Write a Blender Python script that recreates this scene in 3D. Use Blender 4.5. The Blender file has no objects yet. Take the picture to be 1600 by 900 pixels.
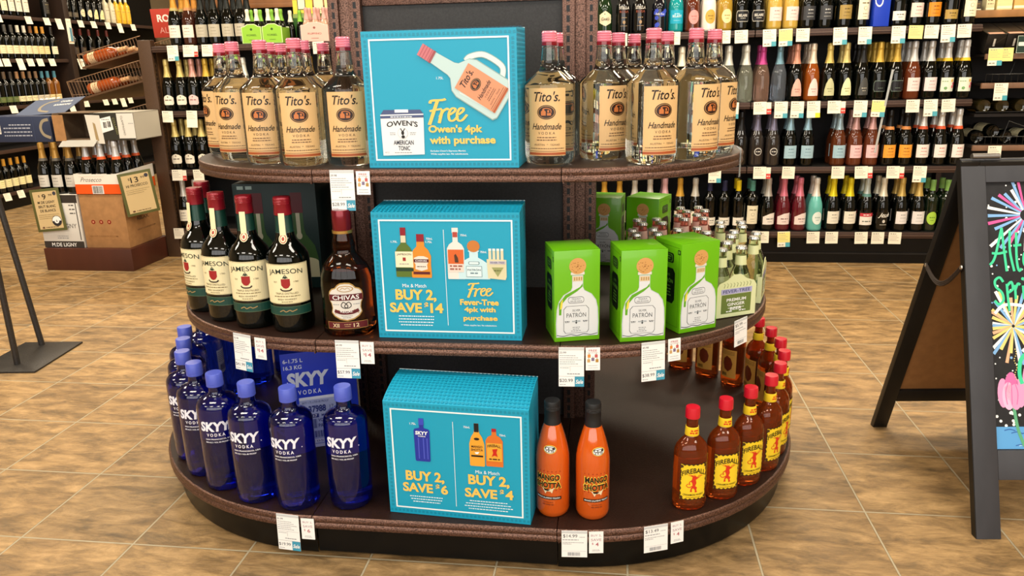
import bpy, bmesh, math, random
from mathutils import Vector, Matrix
PI = math.pi
R = math.radians
random.seed(7)
scene = bpy.context.scene
COL = scene.collection

# ------------------------------------------------------------------ camera
FOCAL_PX = 1208.8
cam_data = bpy.data.cameras.new('camera')
cam_data.sensor_fit = 'HORIZONTAL'
cam_data.sensor_width = 36.0
cam_data.lens = FOCAL_PX / 1600.0 * 36.0
cam_data.clip_start = 0.05
cam = bpy.data.objects.new('camera', cam_data)
COL.objects.link(cam)
def aim_camera(loc, pitch, yaw, roll):
    p, y, r = R(pitch), R(yaw), R(roll)
    f = Vector((-math.sin(y) * math.cos(p), math.cos(y) * math.cos(p), -math.sin(p)))
    r0 = Vector((math.cos(y), math.sin(y), 0))
    u0 = r0.cross(f)
    rt = math.cos(r) * r0 + math.sin(r) * u0
    up = -math.sin(r) * r0 + math.cos(r) * u0
    m = Matrix((rt, up, -f)).transposed().to_4x4()
    m.translation = loc
    cam.matrix_world = m
aim_camera((0.4287, -2.2539, 1.1975), 16.21, 7.69, -1.29)
scene.camera = cam

# ------------------------------------------------------------------ world, lights, exposure
vs = scene.view_settings
vs.view_transform = 'Standard'
vs.look = 'None'
vs.gamma = 1.0
vs.use_curve_mapping = False
vs.exposure = -0.72
W = bpy.data.worlds.new('world')
scene.world = W
W.use_nodes = True
W.node_tree.nodes['Background'].inputs[0].default_value = (0.75, 0.85, 1.0, 1)
W.node_tree.nodes['Background'].inputs[1].default_value = 1.0
cy = scene.cycles
cy.max_bounces = 10
cy.diffuse_bounces = 4
cy.glossy_bounces = 4
cy.transmission_bounces = 10
cy.transparent_max_bounces = 8
cy.caustics_reflective = False
cy.caustics_refractive = True
cy.sample_clamp_indirect = 6.0
cy.use_denoising = True

def area(name, loc, size, power, color, rot):
    d = bpy.data.lights.new(name, 'AREA')
    d.shape = 'RECTANGLE'
    d.size, d.size_y = size
    d.energy = power
    d.color = color
    o = bpy.data.objects.new(name, d)
    o.location = loc
    o.rotation_euler = rot
    COL.objects.link(o)
    return o
WINDOW_POWER, TROFFER_POWER = 330.0, 62.0
# daylight through the storefront windows behind the photographer
area('storefront_daylight', (0.3, -5.45, 1.75), (8.4, 2.3), WINDOW_POWER, (1.0, 0.985, 0.95), (R(90), 0, 0))
TROFFERS = [(x, y) for y in (-3.4, -1.0, 1.4, 3.8, 6.2) for x in (-3.6, -1.2, 1.2, 3.6)]
for tx, ty in TROFFERS:
    warm = (1.0, 0.93, 0.80) if ty < 0 else (1.0, 0.86, 0.64)
    area('troffer_light', (tx, ty, 2.93), (1.15, 0.55), TROFFER_POWER * (1.0 if ty < 0 else 1.7), warm, (0, 0, 0))

# ------------------------------------------------------------------ materials
def lin(hexs):
    h = hexs.lstrip('#')
    c = [int(h[i:i + 2], 16) / 255 for i in (0, 2, 4)]
    return tuple(v / 12.92 if v <= 0.04045 else ((v + 0.055) / 1.055) ** 2.4 for v in c) + (1,)
_mats = {}
def M(hexs, rough=0.5, metal=0.0, trans=0.0, ior=1.45, coat=0.0, spec=0.5, kind='plain', amt=0.12, scale=30.0, name=None):
    key = (hexs, rough, metal, trans, ior, coat, spec, kind, amt, scale)
    if key in _mats:
        return _mats[key]
    m = bpy.data.materials.new(name or (kind + '_' + hexs.strip('#')))
    m.use_nodes = True
    nt = m.node_tree
    b = nt.nodes['Principled BSDF']
    b.inputs['Base Color'].default_value = lin(hexs)
    b.inputs['Roughness'].default_value = rough
    b.inputs['Metallic'].default_value = metal
    b.inputs['Transmission Weight'].default_value = trans
    b.inputs['IOR'].default_value = ior
    b.inputs['Coat Weight'].default_value = coat
    b.inputs['Coat Roughness'].default_value = 0.06
    b.inputs['Specular IOR Level'].default_value = spec
    L = nt.links.new
    N = nt.nodes.new
    if kind != 'plain':
        tc = N('ShaderNodeTexCoord')
        mp = N('ShaderNodeMapping')
        L(tc.outputs['Object'], mp.inputs['Vector'])
        nz = N('ShaderNodeTexNoise')
        nz.inputs['Scale'].default_value = scale
        nz.inputs['Detail'].default_value = 4
        L(mp.outputs[0], nz.inputs['Vector'])
        if kind == 'wood':
            mp.inputs['Scale'].default_value = (1, 1, 0.12)
        hs = N('ShaderNodeMixRGB')
        hs.blend_type = 'MULTIPLY'
        hs.inputs[0].default_value = 1.0
        hs.inputs[1].default_value = lin(hexs)
        rp = N('ShaderNodeMapRange')
        rp.inputs[1].default_value = 0.3
        rp.inputs[2].default_value = 0.7
        rp.inputs[3].default_value = 1 - amt
        rp.inputs[4].default_value = 1 + amt
        L(nz.outputs[0], rp.inputs[0])
        L(rp.outputs[0], hs.inputs[2])
        L(hs.outputs[0], b.inputs['Base Color'])
        if kind in ('hammer', 'rough'):
            bp = N('ShaderNodeBump')
            bp.inputs['Strength'].default_value = 0.5 if kind == 'hammer' else 0.25
            bp.inputs['Distance'].default_value = 0.002
            L(nz.outputs[0], bp.inputs['Height'])
            L(bp.outputs[0], b.inputs['Normal'])
    _mats[key] = m
    return m
def paper(h): return M(h, 0.55)
def print_(h): return M(h, 0.4, coat=0.0)
HAMMER = M('#6a4f44', 0.36, 0.7, kind='hammer', amt=0.75, scale=300, name='hammered_brown_metal')
DARKPANEL = M('#2b2a2a', 0.55, kind='grain', amt=0.25, scale=200, name='grey_back_panel')
BLACK = M('#0b0a0a', 0.45, name='black_paint')
BLACKGLOSS = M('#060606', 0.3, spec=0.3, name='black_gloss')
CLEAR = M('#f7faf4', 0.0, trans=1.0, ior=1.42, name='clear_glass')
INK = M('#15120f', 0.5, name='black_ink')
WHITE = M('#f2f2f0', 0.5, name='white_card')
GREYINK = M('#8d9196', 0.6, name='grey_print')
TEAL = M('#179fc2', 0.45, name='teal_card')
SHELFWOOD = M('#3a2a20', 0.5, kind='wood', amt=0.3, scale=14, name='brown_shelf_wood')
CARD = M('#a5794c', 0.8, kind='grain', amt=0.12, scale=26, name='brown_cardboard')

# ------------------------------------------------------------------ mesh helpers
class MB:
    """collects shapes and links them as one mesh object"""
    def __init__(s):
        s.v, s.f, s.m, s.sm, s.mats = [], [], [], [], []
    def mi(s, mat):
        if mat not in s.mats:
            s.mats.append(mat)
        return s.mats.index(mat)
    def add(s, vs_, fs, mat, smooth=False, tf=None):
        b = len(s.v)
        s.v += [tuple(tf @ Vector(p)) for p in vs_] if tf else [tuple(p) for p in vs_]
        k = s.mi(mat)
        for f in fs:
            s.f.append([b + i for i in f])
            s.m.append(k)
            s.sm.append(smooth)
        return s
    def box(s, x0, y0, z0, x1, y1, z1, mat, bev=0.0, tf=None):
        if bev <= 0:
            v = [(x, y, z) for z in (z0, z1) for y in (y0, y1) for x in (x0, x1)]
            f = [(0, 2, 3, 1), (4, 5, 7, 6), (0, 1, 5, 4), (2, 6, 7, 3), (0, 4, 6, 2), (1, 3, 7, 5)]
            return s.add(v, f, mat, False, tf)
        bm = bmesh.new()
        bmesh.ops.create_cube(bm, size=1)
        bmesh.ops.scale(bm, vec=(x1 - x0, y1 - y0, z1 - z0), verts=bm.verts)
        bmesh.ops.translate(bm, vec=((x0 + x1) / 2, (y0 + y1) / 2, (z0 + z1) / 2), verts=bm.verts)
        bmesh.ops.bevel(bm, geom=bm.edges[:], offset=bev, segments=2, affect='EDGES', profile=0.6)
        bm.verts.index_update()
        s.add([v.co[:] for v in bm.verts], [[v.index for v in f.verts] for f in bm.faces], mat, True, tf)
        bm.free()
        return s
    def lathe(s, prof, mat, n=24, sx=1.0, sy=1.0, flip=False, tf=None, close=False):
        v, f = [], []
        rows = []
        for r, z in prof:
            if r < 1e-6:
                rows.append([len(v)])
                v.append((0, 0, z))
            else:
                rows.append(list(range(len(v), len(v) + n)))
                v += [(r * sx * math.cos(2 * PI * k / n), r * sy * math.sin(2 * PI * k / n), z) for k in range(n)]
        for a, b in zip(rows, rows[1:]):
            for k in range(n):
                k2 = (k + 1) % n
                if len(a) == 1 and len(b) == 1:
                    continue
                if len(a) == 1:
                    q = [a[0], b[k2], b[k]]
                elif len(b) == 1:
                    q = [a[k], a[k2], b[0]]
                else:
                    q = [a[k], a[k2], b[k2], b[k]]
                f.append(q[::-1] if flip else q)
        return s.add(v, f, mat, True, tf)
    def tube(s, pts, r, mat, n=8, caps=True, tf=None):
        pts = [Vector(p) for p in pts]
        v, f = [], []
        for i, p in enumerate(pts):
            d = (pts[min(i + 1, len(pts) - 1)] - pts[max(i - 1, 0)]).normalized()
            a = d.cross(Vector((0, 0, 1)))
            if a.length < 1e-3:
                a = d.cross(Vector((0, 1, 0)))
            a.normalize()
            b = d.cross(a)
            v += [tuple(p + r * (math.cos(2 * PI * k / n) * a + math.sin(2 * PI * k / n) * b)) for k in range(n)]
        for i in range(len(pts) - 1):
            for k in range(n):
                k2 = (k + 1) % n
                f.append((i * n + k, (i + 1) * n + k, (i + 1) * n + k2, i * n + k2))
        if caps:
            f.append(list(range(n)))
            f.append(list(range((len(pts) - 1) * n, len(pts) * n))[::-1])
        return s.add(v, f, mat, True, tf)
    def art(s, art, fmap, step=None):
        for k, (pts, faces, mat, l) in enumerate(art.it):
            l += 0.85 * k / len(art.it)
            if step and faces is None:
                for strip in split_strips(pts, step):
                    s.add([fmap(u, w, l) for u, w in strip], [list(range(len(strip)))], mat)
            else:
                fs = faces or [list(range(len(pts)))]
                s.add([fmap(u, w, l) for u, w in pts], fs, mat)
        return s
    def build(s, name, parent=None, loc=None, rotz=0.0, angle=40):
        me = bpy.data.meshes.new(name)
        me.from_pydata(s.v, [], s.f)
        for m in s.mats:
            me.materials.append(m)
        me.polygons.foreach_set('material_index', s.m)
        me.polygons.foreach_set('use_smooth', s.sm)
        me.update()
        if any(s.sm):
            me.set_sharp_from_angle(angle=R(angle))
        o = bpy.data.objects.new(name, me)
        COL.objects.link(o)
        if parent:
            o.parent = parent
        if loc is not None:
            o.location = loc
        o.rotation_euler = (0, 0, rotz)
        return o

def clip(poly, ax, val, keep_greater):
    out = []
    for i in range(len(poly)):
        a, b = poly[i], poly[(i + 1) % len(poly)]
        ia = (a[ax] >= val) == keep_greater
        ib = (b[ax] >= val) == keep_greater
        if ia:
            out.append(a)
        if ia != ib:
            t = (val - a[ax]) / (b[ax] - a[ax])
            out.append((a[0] + t * (b[0] - a[0]), a[1] + t * (b[1] - a[1])))
    return out
def split_strips(poly, step):
    x0 = min(p[0] for p in poly)
    x1 = max(p[0] for p in poly)
    n = max(1, math.ceil((x1 - x0) / step))
    res = []
    for k in range(n):
        a, b = x0 + (x1 - x0) * k / n, x0 + (x1 - x0) * (k + 1) / n
        q = poly
        if k > 0:
            q = clip(q, 0, a, True)
        if k < n - 1 and q:
            q = clip(q, 0, b, False)
        if len(q) >= 3:
            res.append(q)
    return res

_txt = {}
def text_mesh(t, bold, shear):
    key = (t, bold, shear)
    if key not in _txt:
        c = bpy.data.curves.new('t', 'FONT')
        c.body = t
        c.resolution_u = 3
        c.offset = bold
        c.shear = shear
        o = bpy.data.objects.new('t', c)
        me = bpy.data.meshes.new_from_object(o)
        v = [(p.co.x, p.co.y) for p in me.vertices]
        f = [list(p.vertices) for p in me.polygons]
        bpy.data.meshes.remove(me)
        bpy.data.objects.remove(o)
        bpy.data.curves.remove(c)
        _txt[key] = (v, f)
    return _txt[key]

class Art:
    """flat artwork: polygons in (u, v) with a material and a layer"""
    def __init__(s):
        s.it = []
    def poly(s, pts, mat, l=1):
        s.it.append(([tuple(p) for p in pts], None, mat, l)); return s
    def rect(s, x0, y0, x1, y1, mat, l=1):
        return s.poly([(x0, y0), (x1, y0), (x1, y1), (x0, y1)], mat, l)
    def rrect(s, x0, y0, x1, y1, r, mat, l=1):
        pts = []
        for cx, cy_, a0 in ((x1 - r, y0 + r, -90), (x1 - r, y1 - r, 0), (x0 + r, y1 - r, 90), (x0 + r, y0 + r, 180)):
            pts += [(cx + r * math.cos(R(a0 + a)), cy_ + r * math.sin(R(a0 + a))) for a in (0, 30, 60, 90)]
        return s.poly(pts, mat, l)
    def ell(s, cx, cy_, rx, ry, mat, l=1, n=22):
        return s.poly([(cx + rx * math.cos(2 * PI * k / n), cy_ + ry * math.sin(2 * PI * k / n)) for k in range(n)], mat, l)
    def line(s, pts, w, mat, l=1, w1=None):
        n = len(pts)
        w1 = w if w1 is None else w1
        L_, R_ = [], []
        for i, p in enumerate(pts):
            a, b = pts[max(i - 1, 0)], pts[min(i + 1, n - 1)]
            dx, dy = b[0] - a[0], b[1] - a[1]
            d = math.hypot(dx, dy) or 1
            h = (w + (w1 - w) * i / max(1, n - 1)) / 2
            L_.append((p[0] - dy / d * h, p[1] + dx / d * h))
            R_.append((p[0] + dy / d * h, p[1] - dx / d * h))
        for i in range(n - 1):
            s.poly([L_[i], R_[i], R_[i + 1], L_[i + 1]], mat, l)
        return s
    def curve(s, pts, w, mat, l=1, w1=None, k=5):
        return s.line(smooth_path(pts, k), w, mat, l, w1)
    def frame(s, x0, y0, x1, y1, w, mat, l=1):
        s.rect(x0, y0, x1, y0 + w, mat, l); s.rect(x0, y1 - w, x1, y1, mat, l)
        s.rect(x0, y0 + w, x0 + w, y1 - w, mat, l); s.rect(x1 - w, y0 + w, x1, y1 - w, mat, l)
        return s
    def text(s, t, cx, cy_, w, h, mat, l=2, bold=0.0, shear=0.0, rot=0.0, bend=0.0):
        v, f = text_mesh(t, bold, shear)
        if not v:
            return s
        xs, ys = [p[0] for p in v], [p[1] for p in v]
        x0, x1, y0, y1 = min(xs), max(xs), min(ys), max(ys)
        sy = h / (y1 - y0)
        sx = w / (x1 - x0) if w else sy
        out = []
        for x, y in v:
            a, b = (x - (x0 + x1) / 2) * sx, (y - (y0 + y1) / 2) * sy
            if bend:
                b -= bend * (2 * a / (w or 1)) ** 2
            if rot:
                a, b = a * math.cos(rot) - b * math.sin(rot), a * math.sin(rot) + b * math.cos(rot)
            out.append((cx + a, cy_ + b))
        s.it.append((out, f, mat, l))
        return s
    def squig(s, x0, x1, y, h, mat, l=2, seed=0, center=False):
        """a line of print too small to read"""
        rr = random.Random(int(x0 * 1e5) + int(y * 1e5) * 7 + seed)
        if center:
            c, w = (x0 + x1) / 2, (x1 - x0) * rr.uniform(0.6, 1.0)
            x0, x1 = c - w / 2, c + w / 2
        x = x0
        while x < x1 - h * 0.5:
            w = min(rr.uniform(1.2, 3.6) * h, x1 - x)
            s.rect(x, y - h / 2, x + w, y + h / 2, mat, l)
            x += w + h * 0.7
        return s
    def bars(s, x0, x1, y0, y1, mat, l=2, seed=0):
        rr = random.Random(seed + 5)
        x = x0
        while x < x1:
            w = rr.choice((0.012, 0.02, 0.035)) * (x1 - x0)
            s.rect(x, y0, min(x + w, x1), y1, mat, l)
            x += w + rr.choice((0.015, 0.025)) * (x1 - x0)
        return s
    def join(s, o, ox=0, oy=0, sc=1, rot=0, dl=0, sx=None):
        sx = sc if sx is None else sx
        c, n = math.cos(rot), math.sin(rot)
        for pts, f, m, l in o.it:
            s.it.append(([(ox + (x * sx * c - y * sc * n), oy + (x * sx * n + y * sc * c)) for x, y in pts], f, m, l + dl))
        return s
def smooth_path(pts, k=5):
    out = []
    n = len(pts)
    for i in range(n - 1):
        p0, p1, p2, p3 = pts[max(i - 1, 0)], pts[i], pts[i + 1], pts[min(i + 2, n - 1)]
        for j in range(k):
            t = j / k
            out.append(tuple(0.5 * (2 * p1[d] + (p2[d] - p0[d]) * t + (2 * p0[d] - 5 * p1[d] + 4 * p2[d] - p3[d]) * t * t + (3 * p1[d] - p0[d] - 3 * p2[d] + p3[d]) * t ** 3) for d in (0, 1)))
    out.append(pts[-1])
    return out

def flat(ox=0, oy=0, oz=0, gap=0.00035):
    """map art onto a plane facing -Y"""
    return lambda u, v, l: (ox + u, oy - gap * l, oz + v)
def cyl(r, gap=0.0005, sy=1.0, oz=0.0, ang=0.0):
    """map art round a bottle of radius r; u = 0 faces -Y"""
    def f(u, v, l):
        a = u / r + ang
        q = r + gap * l
        return (q * math.sin(a), -(r * sy + gap * l) * math.cos(a), v + oz)
    return f

# ------------------------------------------------------------------ object bookkeeping
_proto_kids = {}
_used = set()
ROWS = []
def thing(name, loc=(0, 0, 0), rotz=0.0):
    o = bpy.data.objects.new(name, None)
    o.empty_display_size = 0.05
    o.location = loc
    o.rotation_euler = (0, 0, rotz)
    COL.objects.link(o)
    return o
def tag(o, label, cat, group=None, kind=None):
    o['label'] = label
    if cat:
        o['category'] = cat
    if group:
        o['group'] = group
    if kind:
        o['kind'] = kind
    return o
def struct(o, label=None, cat=None):
    o['kind'] = 'structure'
    if label:
        o['label'] = label
        o['category'] = cat
    return o
def kids(o):
    return [c for c in COL.objects if c.parent == o]
def spawn(proto, loc, rotz=0.0, rot=None):
    """the prototype itself the first time, then copies with copies of its parts"""
    k = proto.name
    if k not in _proto_kids:
        _proto_kids[k] = [(c, kids(c)) for c in kids(proto)]
    if k not in _used:
        _used.add(k)
        r = proto
    else:
        r = proto.copy()
        COL.objects.link(r)
        for ch, gs in _proto_kids[k]:
            c = ch.copy()
            COL.objects.link(c)
            c.parent = r
            for g in gs:
                d = g.copy()
                COL.objects.link(d)
                d.parent = c
    r.location = loc
    r.rotation_euler = rot if rot else (0, 0, rotz)
    return r
def later(o, desc, place, cat, group):
    """label to be made unique once every look-alike in the same place is known"""
    o['category'] = cat
    o['group'] = group
    ROWS.append((o, desc, place))
    return o
ORD = 'first second third fourth fifth sixth seventh eighth ninth tenth eleventh twelfth thirteenth fourteenth'.split()
def finish_labels():
    by = {}
    for o, d, p in ROWS:
        by.setdefault((d, p), []).append(o)
    for (d, p), v in by.items():
        for i, o in enumerate(v):
            n = len(v)
            if n == 1:
                o['label'] = f'{d} {p}'
            elif n == 2:
                o['label'] = f'{d} {p}, {("left", "right")[i]} one'
            elif n == 3:
                o['label'] = f'{d} {p}, {("leftmost", "middle", "rightmost")[i]} one'
            else:
                o['label'] = f'{d} {p}, {ORD[i]} from left'

# ------------------------------------------------------------------ the room
def floor_material():
    m = bpy.data.materials.new('slate_look_floor_tiles')
    m.use_nodes = True
    nt = m.node_tree
    N, L = nt.nodes.new, nt.links.new
    b = nt.nodes['Principled BSDF']
    tc = N('ShaderNodeTexCoord')
    mp = N('ShaderNodeMapping')
    mp.inputs['Location'].default_value = (1.139 + 0.323 * 40, 0.627 + 0.335 * 40, 0)
    L(tc.outputs['Object'], mp.inputs['Vector'])
    br = N('ShaderNodeTexBrick')
    br.offset = 0.0
    br.squash = 1.0
    br.inputs['Scale'].default_value = 1.0
    br.inputs['Brick Width'].default_value = 0.323
    br.inputs['Row Height'].default_value = 0.335
    br.inputs['Mortar Size'].default_value = 0.0032
    br.inputs['Mortar Smooth'].default_value = 0.3
    br.inputs['Bias'].default_value = 0.0
    br.inputs['Color1'].default_value = (0, 0, 0, 1)
    br.inputs['Color2'].default_value = (1, 1, 1, 1)
    br.inputs['Mortar'].default_value = (0.5, 0.5, 0.5, 1)
    L(mp.outputs[0], br.inputs['Vector'])
    # veins run a different way on each tile
    mp2 = N('ShaderNodeMapping')
    mp2.inputs['Scale'].default_value = (2.4, 6.5, 1)
    mp2.inputs['Rotation'].default_value = (0, 0, R(28))
    L(tc.outputs['Object'], mp2.inputs['Vector'])
    off = N('ShaderNodeVectorMath')
    off.operation = 'MULTIPLY_ADD'
    L(br.outputs['Color'], off.inputs[0])
    off.inputs[1].default_value = (9, 5, 3)
    L(mp2.outputs[0], off.inputs[2])
    n1 = N('ShaderNodeTexNoise')
    n1.inputs['Scale'].default_value = 3.2
    n1.inputs['Detail'].default_value = 9
    n1.inputs['Roughness'].default_value = 0.72
    n1.inputs['Distortion'].default_value = 0.35
    L(off.outputs[0], n1.inputs['Vector'])
    n2 = N('ShaderNodeTexNoise')
    n2.inputs['Scale'].default_value = 5.0
    n2.inputs['Detail'].default_value = 3
    L(tc.outputs['Object'], n2.inputs['Vector'])
    cr = N('ShaderNodeValToRGB')
    e = cr.color_ramp.elements
    e[0].position, e[0].color = 0.30, lin('#54452f')
    e[1].position, e[1].color = 0.72, lin('#c3a476')
    x = e.new(0.44); x.color = lin('#806845')
    x = e.new(0.56); x.color = lin('#a0845a')
    L(n1.outputs[0], cr.inputs[0])
    tint = N('ShaderNodeMixRGB')
    tint.blend_type = 'MULTIPLY'
    tint.inputs[0].default_value = 0.8
    ramp2 = N('ShaderNodeValToRGB')
    r2 = ramp2.color_ramp.elements
    r2[0].position, r2[0].color = 0.0, (0.80, 0.74, 0.68, 1)
    r2[1].position, r2[1].color = 1.0, (1.08, 1.0, 0.90, 1)
    x = r2.new(0.5); x.color = (0.98, 0.88, 0.76, 1)
    L(br.outputs['Color'], ramp2.inputs[0])
    L(cr.outputs[0], tint.inputs[1])
    L(ramp2.outputs[0], tint.inputs[2])
    mot = N('ShaderNodeMixRGB')
    mot.blend_type = 'MIX'
    mot.inputs[2].default_value = lin('#8c6a44')
    mr = N('ShaderNodeMapRange')
    mr.inputs[1].default_value = 0.55
    mr.inputs[2].default_value = 0.75
    mr.inputs[4].default_value = 0.3
    L(n2.outputs[0], mr.inputs[0])
    L(mr.outputs[0], mot.inputs[0])
    L(tint.outputs[0], mot.inputs[1])
    gm = N('ShaderNodeMixRGB')
    gm.inputs[2].default_value = lin('#a89b80')
    L(br.outputs['Fac'], gm.inputs[0])
    L(mot.outputs[0], gm.inputs[1])
    L(gm.outputs[0], b.inputs['Base Color'])
    rr = N('ShaderNodeMapRange')
    rr.inputs[3].default_value = 0.38
    rr.inputs[4].default_value = 0.62
    L(n1.outputs[0], rr.inputs[0])
    L(rr.outputs[0], b.inputs['Roughness'])
    mh = N('ShaderNodeMath')
    mh.operation = 'SUBTRACT'
    L(n1.outputs[0], mh.inputs[0])
    L(br.outputs['Fac'], mh.inputs[1])
    bp = N('ShaderNodeBump')
    bp.inputs['Strength'].default_value = 0.8
    bp.inputs['Distance'].default_value = 0.006
    L(mh.outputs[0], bp.inputs['Height'])
    L(bp.outputs[0], b.inputs['Normal'])
    return m
X0, X1, Y0, Y1, ZC = -5.55, 6.0, -5.6, 9.0, 3.0
WALLM = M('#8a7b62', 0.8, kind='rough', amt=0.05, scale=60, name='painted_wall')
struct(MB().box(X0, Y0, -0.1, X1, Y1, 0, floor_material()).build('floor'))
struct(MB().box(X0, Y0, ZC, X1, Y1, ZC + 0.1, M('#b9b1a2', 0.85, kind='rough', amt=0.04, scale=90)).build('ceiling'))
struct(MB().box(X0 - 0.1, Y0, 0, X0, Y1, ZC, WALLM).build('wall_left'))
struct(MB().box(X1, Y0, 0, X1 + 0.1, Y1, ZC, WALLM).build('wall_right'))
struct(MB().box(X0, Y1, 0, X1, Y1 + 0.1, ZC, WALLM).build('wall_back'))
struct(MB().box(X0, Y0 - 0.1, 0, X1, Y0, ZC, WALLM).build('wall_front'))
mb = MB().box(-4.0, -5.44, 0.5, 4.6, -5.38, 0.58, BLACK).box(-4.0, -5.44, 2.92, 4.6, -5.38, 3.0, BLACK)
for x in (-4.0, -2.3, -0.55, 1.15, 2.87, 4.54):
    mb.box(x, -5.44, 0.58, x + 0.06, -5.38, 2.92, BLACK)
struct(mb.build('window_1'))

# ------------------------------------------------------------------ the display gondola
SW = 0.305
ZT, ZM, ZB = 0.9586, 0.5434, 0.1232
GAP = 0.0008
LIP = [(0, 0), (0.004, -0.002), (0.0065, -0.008), (0.005, -0.014), (0.003, -0.017), (0.005, -0.020), (0.0065, -0.026), (0.005, -0.032), (0.0, -0.034), (-0.004, -0.033)]
def sweep_lip(mb, pts, z, mat, prof=LIP, k=1.0):
    v, f = [], []
    n, m = len(pts), len(prof)
    for i, p in enumerate(pts):
        a, b = pts[max(i - 1, 0)], pts[min(i + 1, n - 1)]
        d = Vector((b[0] - a[0], b[1] - a[1])).normalized()
        nx, ny = d.y, -d.x
        v += [(p[0] + nx * o, p[1] + ny * o, z + h * k) for o, h in prof]
    for i in range(n - 1):
        for j in range(m - 1):
            f.append((i * m + j, i * m + j + 1, (i + 1) * m + j + 1, (i + 1) * m + j))
    mb.add(v, f, mat, True)
def arc_pts(a, b, side, n=40, inset=0.0):
    pts = []
    for k in range(n + 1):
        t = R(-90 + 180 * k / n)
        pts.append((side * (SW + 0.002 + (a - inset) * math.cos(t)), (b - inset) * math.sin(t)))
    return pts if side > 0 else pts[::-1]
gondola = thing('display_gondola')
tag(gondola, 'brown metal gondola with three rounded shelves of spirits in the middle', 'display shelves')
DARKBROWN = M('#2a1912', 0.42, 0.1, spec=0.3, kind='hammer', amt=0.35, scale=420, name='hammered_brown_shelf_top')
for z, a, b, nm in ((ZT, 0.47, 0.428, 'top'), (ZM, 0.556, 0.507, 'mid'), (ZB, 0.652, 0.637, 'base')):
    z -= GAP
    mb = MB()
    sweep_lip(mb, [(-SW, -b), (SW, -b)], z, HAMMER)
    sweep_lip(mb, [(SW, b), (-SW, b)], z, HAMMER)
    mb.add([(-SW, -b, z), (SW, -b, z), (SW, b, z), (-SW, b, z)], [(0, 1, 2, 3)], DARKBROWN)
    mb.add([(-SW, -b, z - 0.028), (SW, -b, z - 0.028), (SW, b, z - 0.028), (-SW, b, z - 0.028)], [(3, 2, 1, 0)], HAMMER)
    for r_ in range(2):
        for k in range(24):
            hx, hy = -SW + 0.0127 + 0.0254 * k, -b + 0.03 + 0.052 * r_
            mb.add([(hx + 0.0024 * math.cos(PI * q / 4), hy + 0.0024 * math.sin(PI * q / 4), z + 0.0003) for q in range(8)], [list(range(8))], BLACK)
    mb.build('shelf', gondola)
    for side in (1, -1):
        pts = arc_pts(a, b, side)
        mb = MB()
        sweep_lip(mb, pts, z, HAMMER)
        mb.add([(x, y, z) for x, y in pts], [list(range(len(pts)))], DARKBROWN)
        mb.add([(x, y, z - 0.028) for x, y in pts], [list(range(len(pts)))[::-1]], HAMMER)
        ex = side * (SW + 0.004)
        mb.box(min(ex, ex + side * 0.003), -b - 0.004, z - 0.036, max(ex, ex + side * 0.003), -b + 0.004, z - 0.002, HAMMER)
        mb.lathe([(0.0, 0.0), (0.004, 0.001), (0.004, 0.003)], HAMMER, 10, tf=Matrix.Translation((ex + side * 0.02, -b - 0.003, z - 0.012)) @ Matrix.Rotation(R(90), 4, 'X'))
        mb.build('rounded_shelf_end', gondola)
for side in (0, 1, -1):
    mb = MB()
    if side == 0:
        mb.box(-SW, 0.60, 0.008, SW, 0.615, 0.09, BLACKGLOSS)
        mb.build('kick_plate', gondola)
        mb = MB().box(-SW, -0.615, 0.008, SW, -0.60, 0.09, BLACKGLOSS)
    else:
        pts = arc_pts(0.632, 0.617, side)
        sweep_lip(mb, pts, 0.09, BLACKGLOSS, [(0, 0), (0.002, -0.002), (0.002, -0.08), (0, -0.085)])
        for ty in (-0.55, 0.55):
            mb.lathe([(0, 0), (0.014, 0), (0.014, 0.012), (0.006, 0.02)], BLACK, 12, tf=Matrix.Translation((side * 0.36, ty, 0)))
    mb.build('kick_plate', gondola)
for side in (1, -1):
    mb = MB()
    S = lambda a, b: (min(side * a, side * b), max(side * a, side * b))
    for a, b, y in ((0.283, 0.317, -0.03), (0.317, 0.348, -0.022), (0.348, 0.378, -0.03)):
        x0, x1 = S(a, b)
        mb.box(x0, y, 0.06, x1, -y, 1.95, HAMMER, 0.002)
    for k in range(72):
        z = 0.07 + k * 0.0262
        for a, b in ((0.2945, 0.3035), (0.3575, 0.3655)):
            x0, x1 = S(a, b)
            for y in (-0.0302, 0.0302):
                mb.add([(x0, y, z), (x1, y, z), (x1, y, z + 0.017), (x0, y, z + 0.017)], [(0, 1, 2, 3)], BLACK)
    mb.build('upright', gondola)
MB().box(-0.283, -0.008, 0.09, 0.283, 0.008, 1.36, DARKPANEL).build('back_panel', gondola)
MB().box(-0.283, -0.016, 1.36, 0.283, 0.016, 1.47, HAMMER, 0.004).build('header_rail', gondola)

# ------------------------------------------------------------------ the long champagne run behind it
BY = 2.446
BZ = (1.347, 0.953, 0.583, 0.197)
run = thing('champagne_shelving', (0, BY, 0))
tag(run, 'long dark shelving run of sparkling wine behind the display', 'shelving')
RUNB = M('#121112', 0.6, kind='grain', amt=0.3, scale=60, name='charcoal_back_panel')
LIPM = M('#4a3831', 0.4, 0.4, kind='hammer', amt=0.3, scale=300, name='brown_shelf_edge')
MB().box(-2.44, 0.42, 0.02, 2.40, 0.44, 1.95, RUNB).build('back_panel', run)
for z in BZ:
    mb = MB()
    for a, b in ((-2.43, -1.2), (-1.195, 0.0), (0.005, 1.2), (1.205, 2.395)):
        mb.box(a, 0.0, z - 0.04, b, 0.02, z - 0.003, LIPM, 0.004)
        mb.box(a, 0.012, z - 0.022, b, 0.42, z - GAP, M('#0c0a09', 0.5))
        mb.box(a, -0.004, z - 0.024, b, 0.0, z - 0.02, M('#6b564b', 0.35, 0.4))
    mb.build('shelf', run)
mb = MB()
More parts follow.
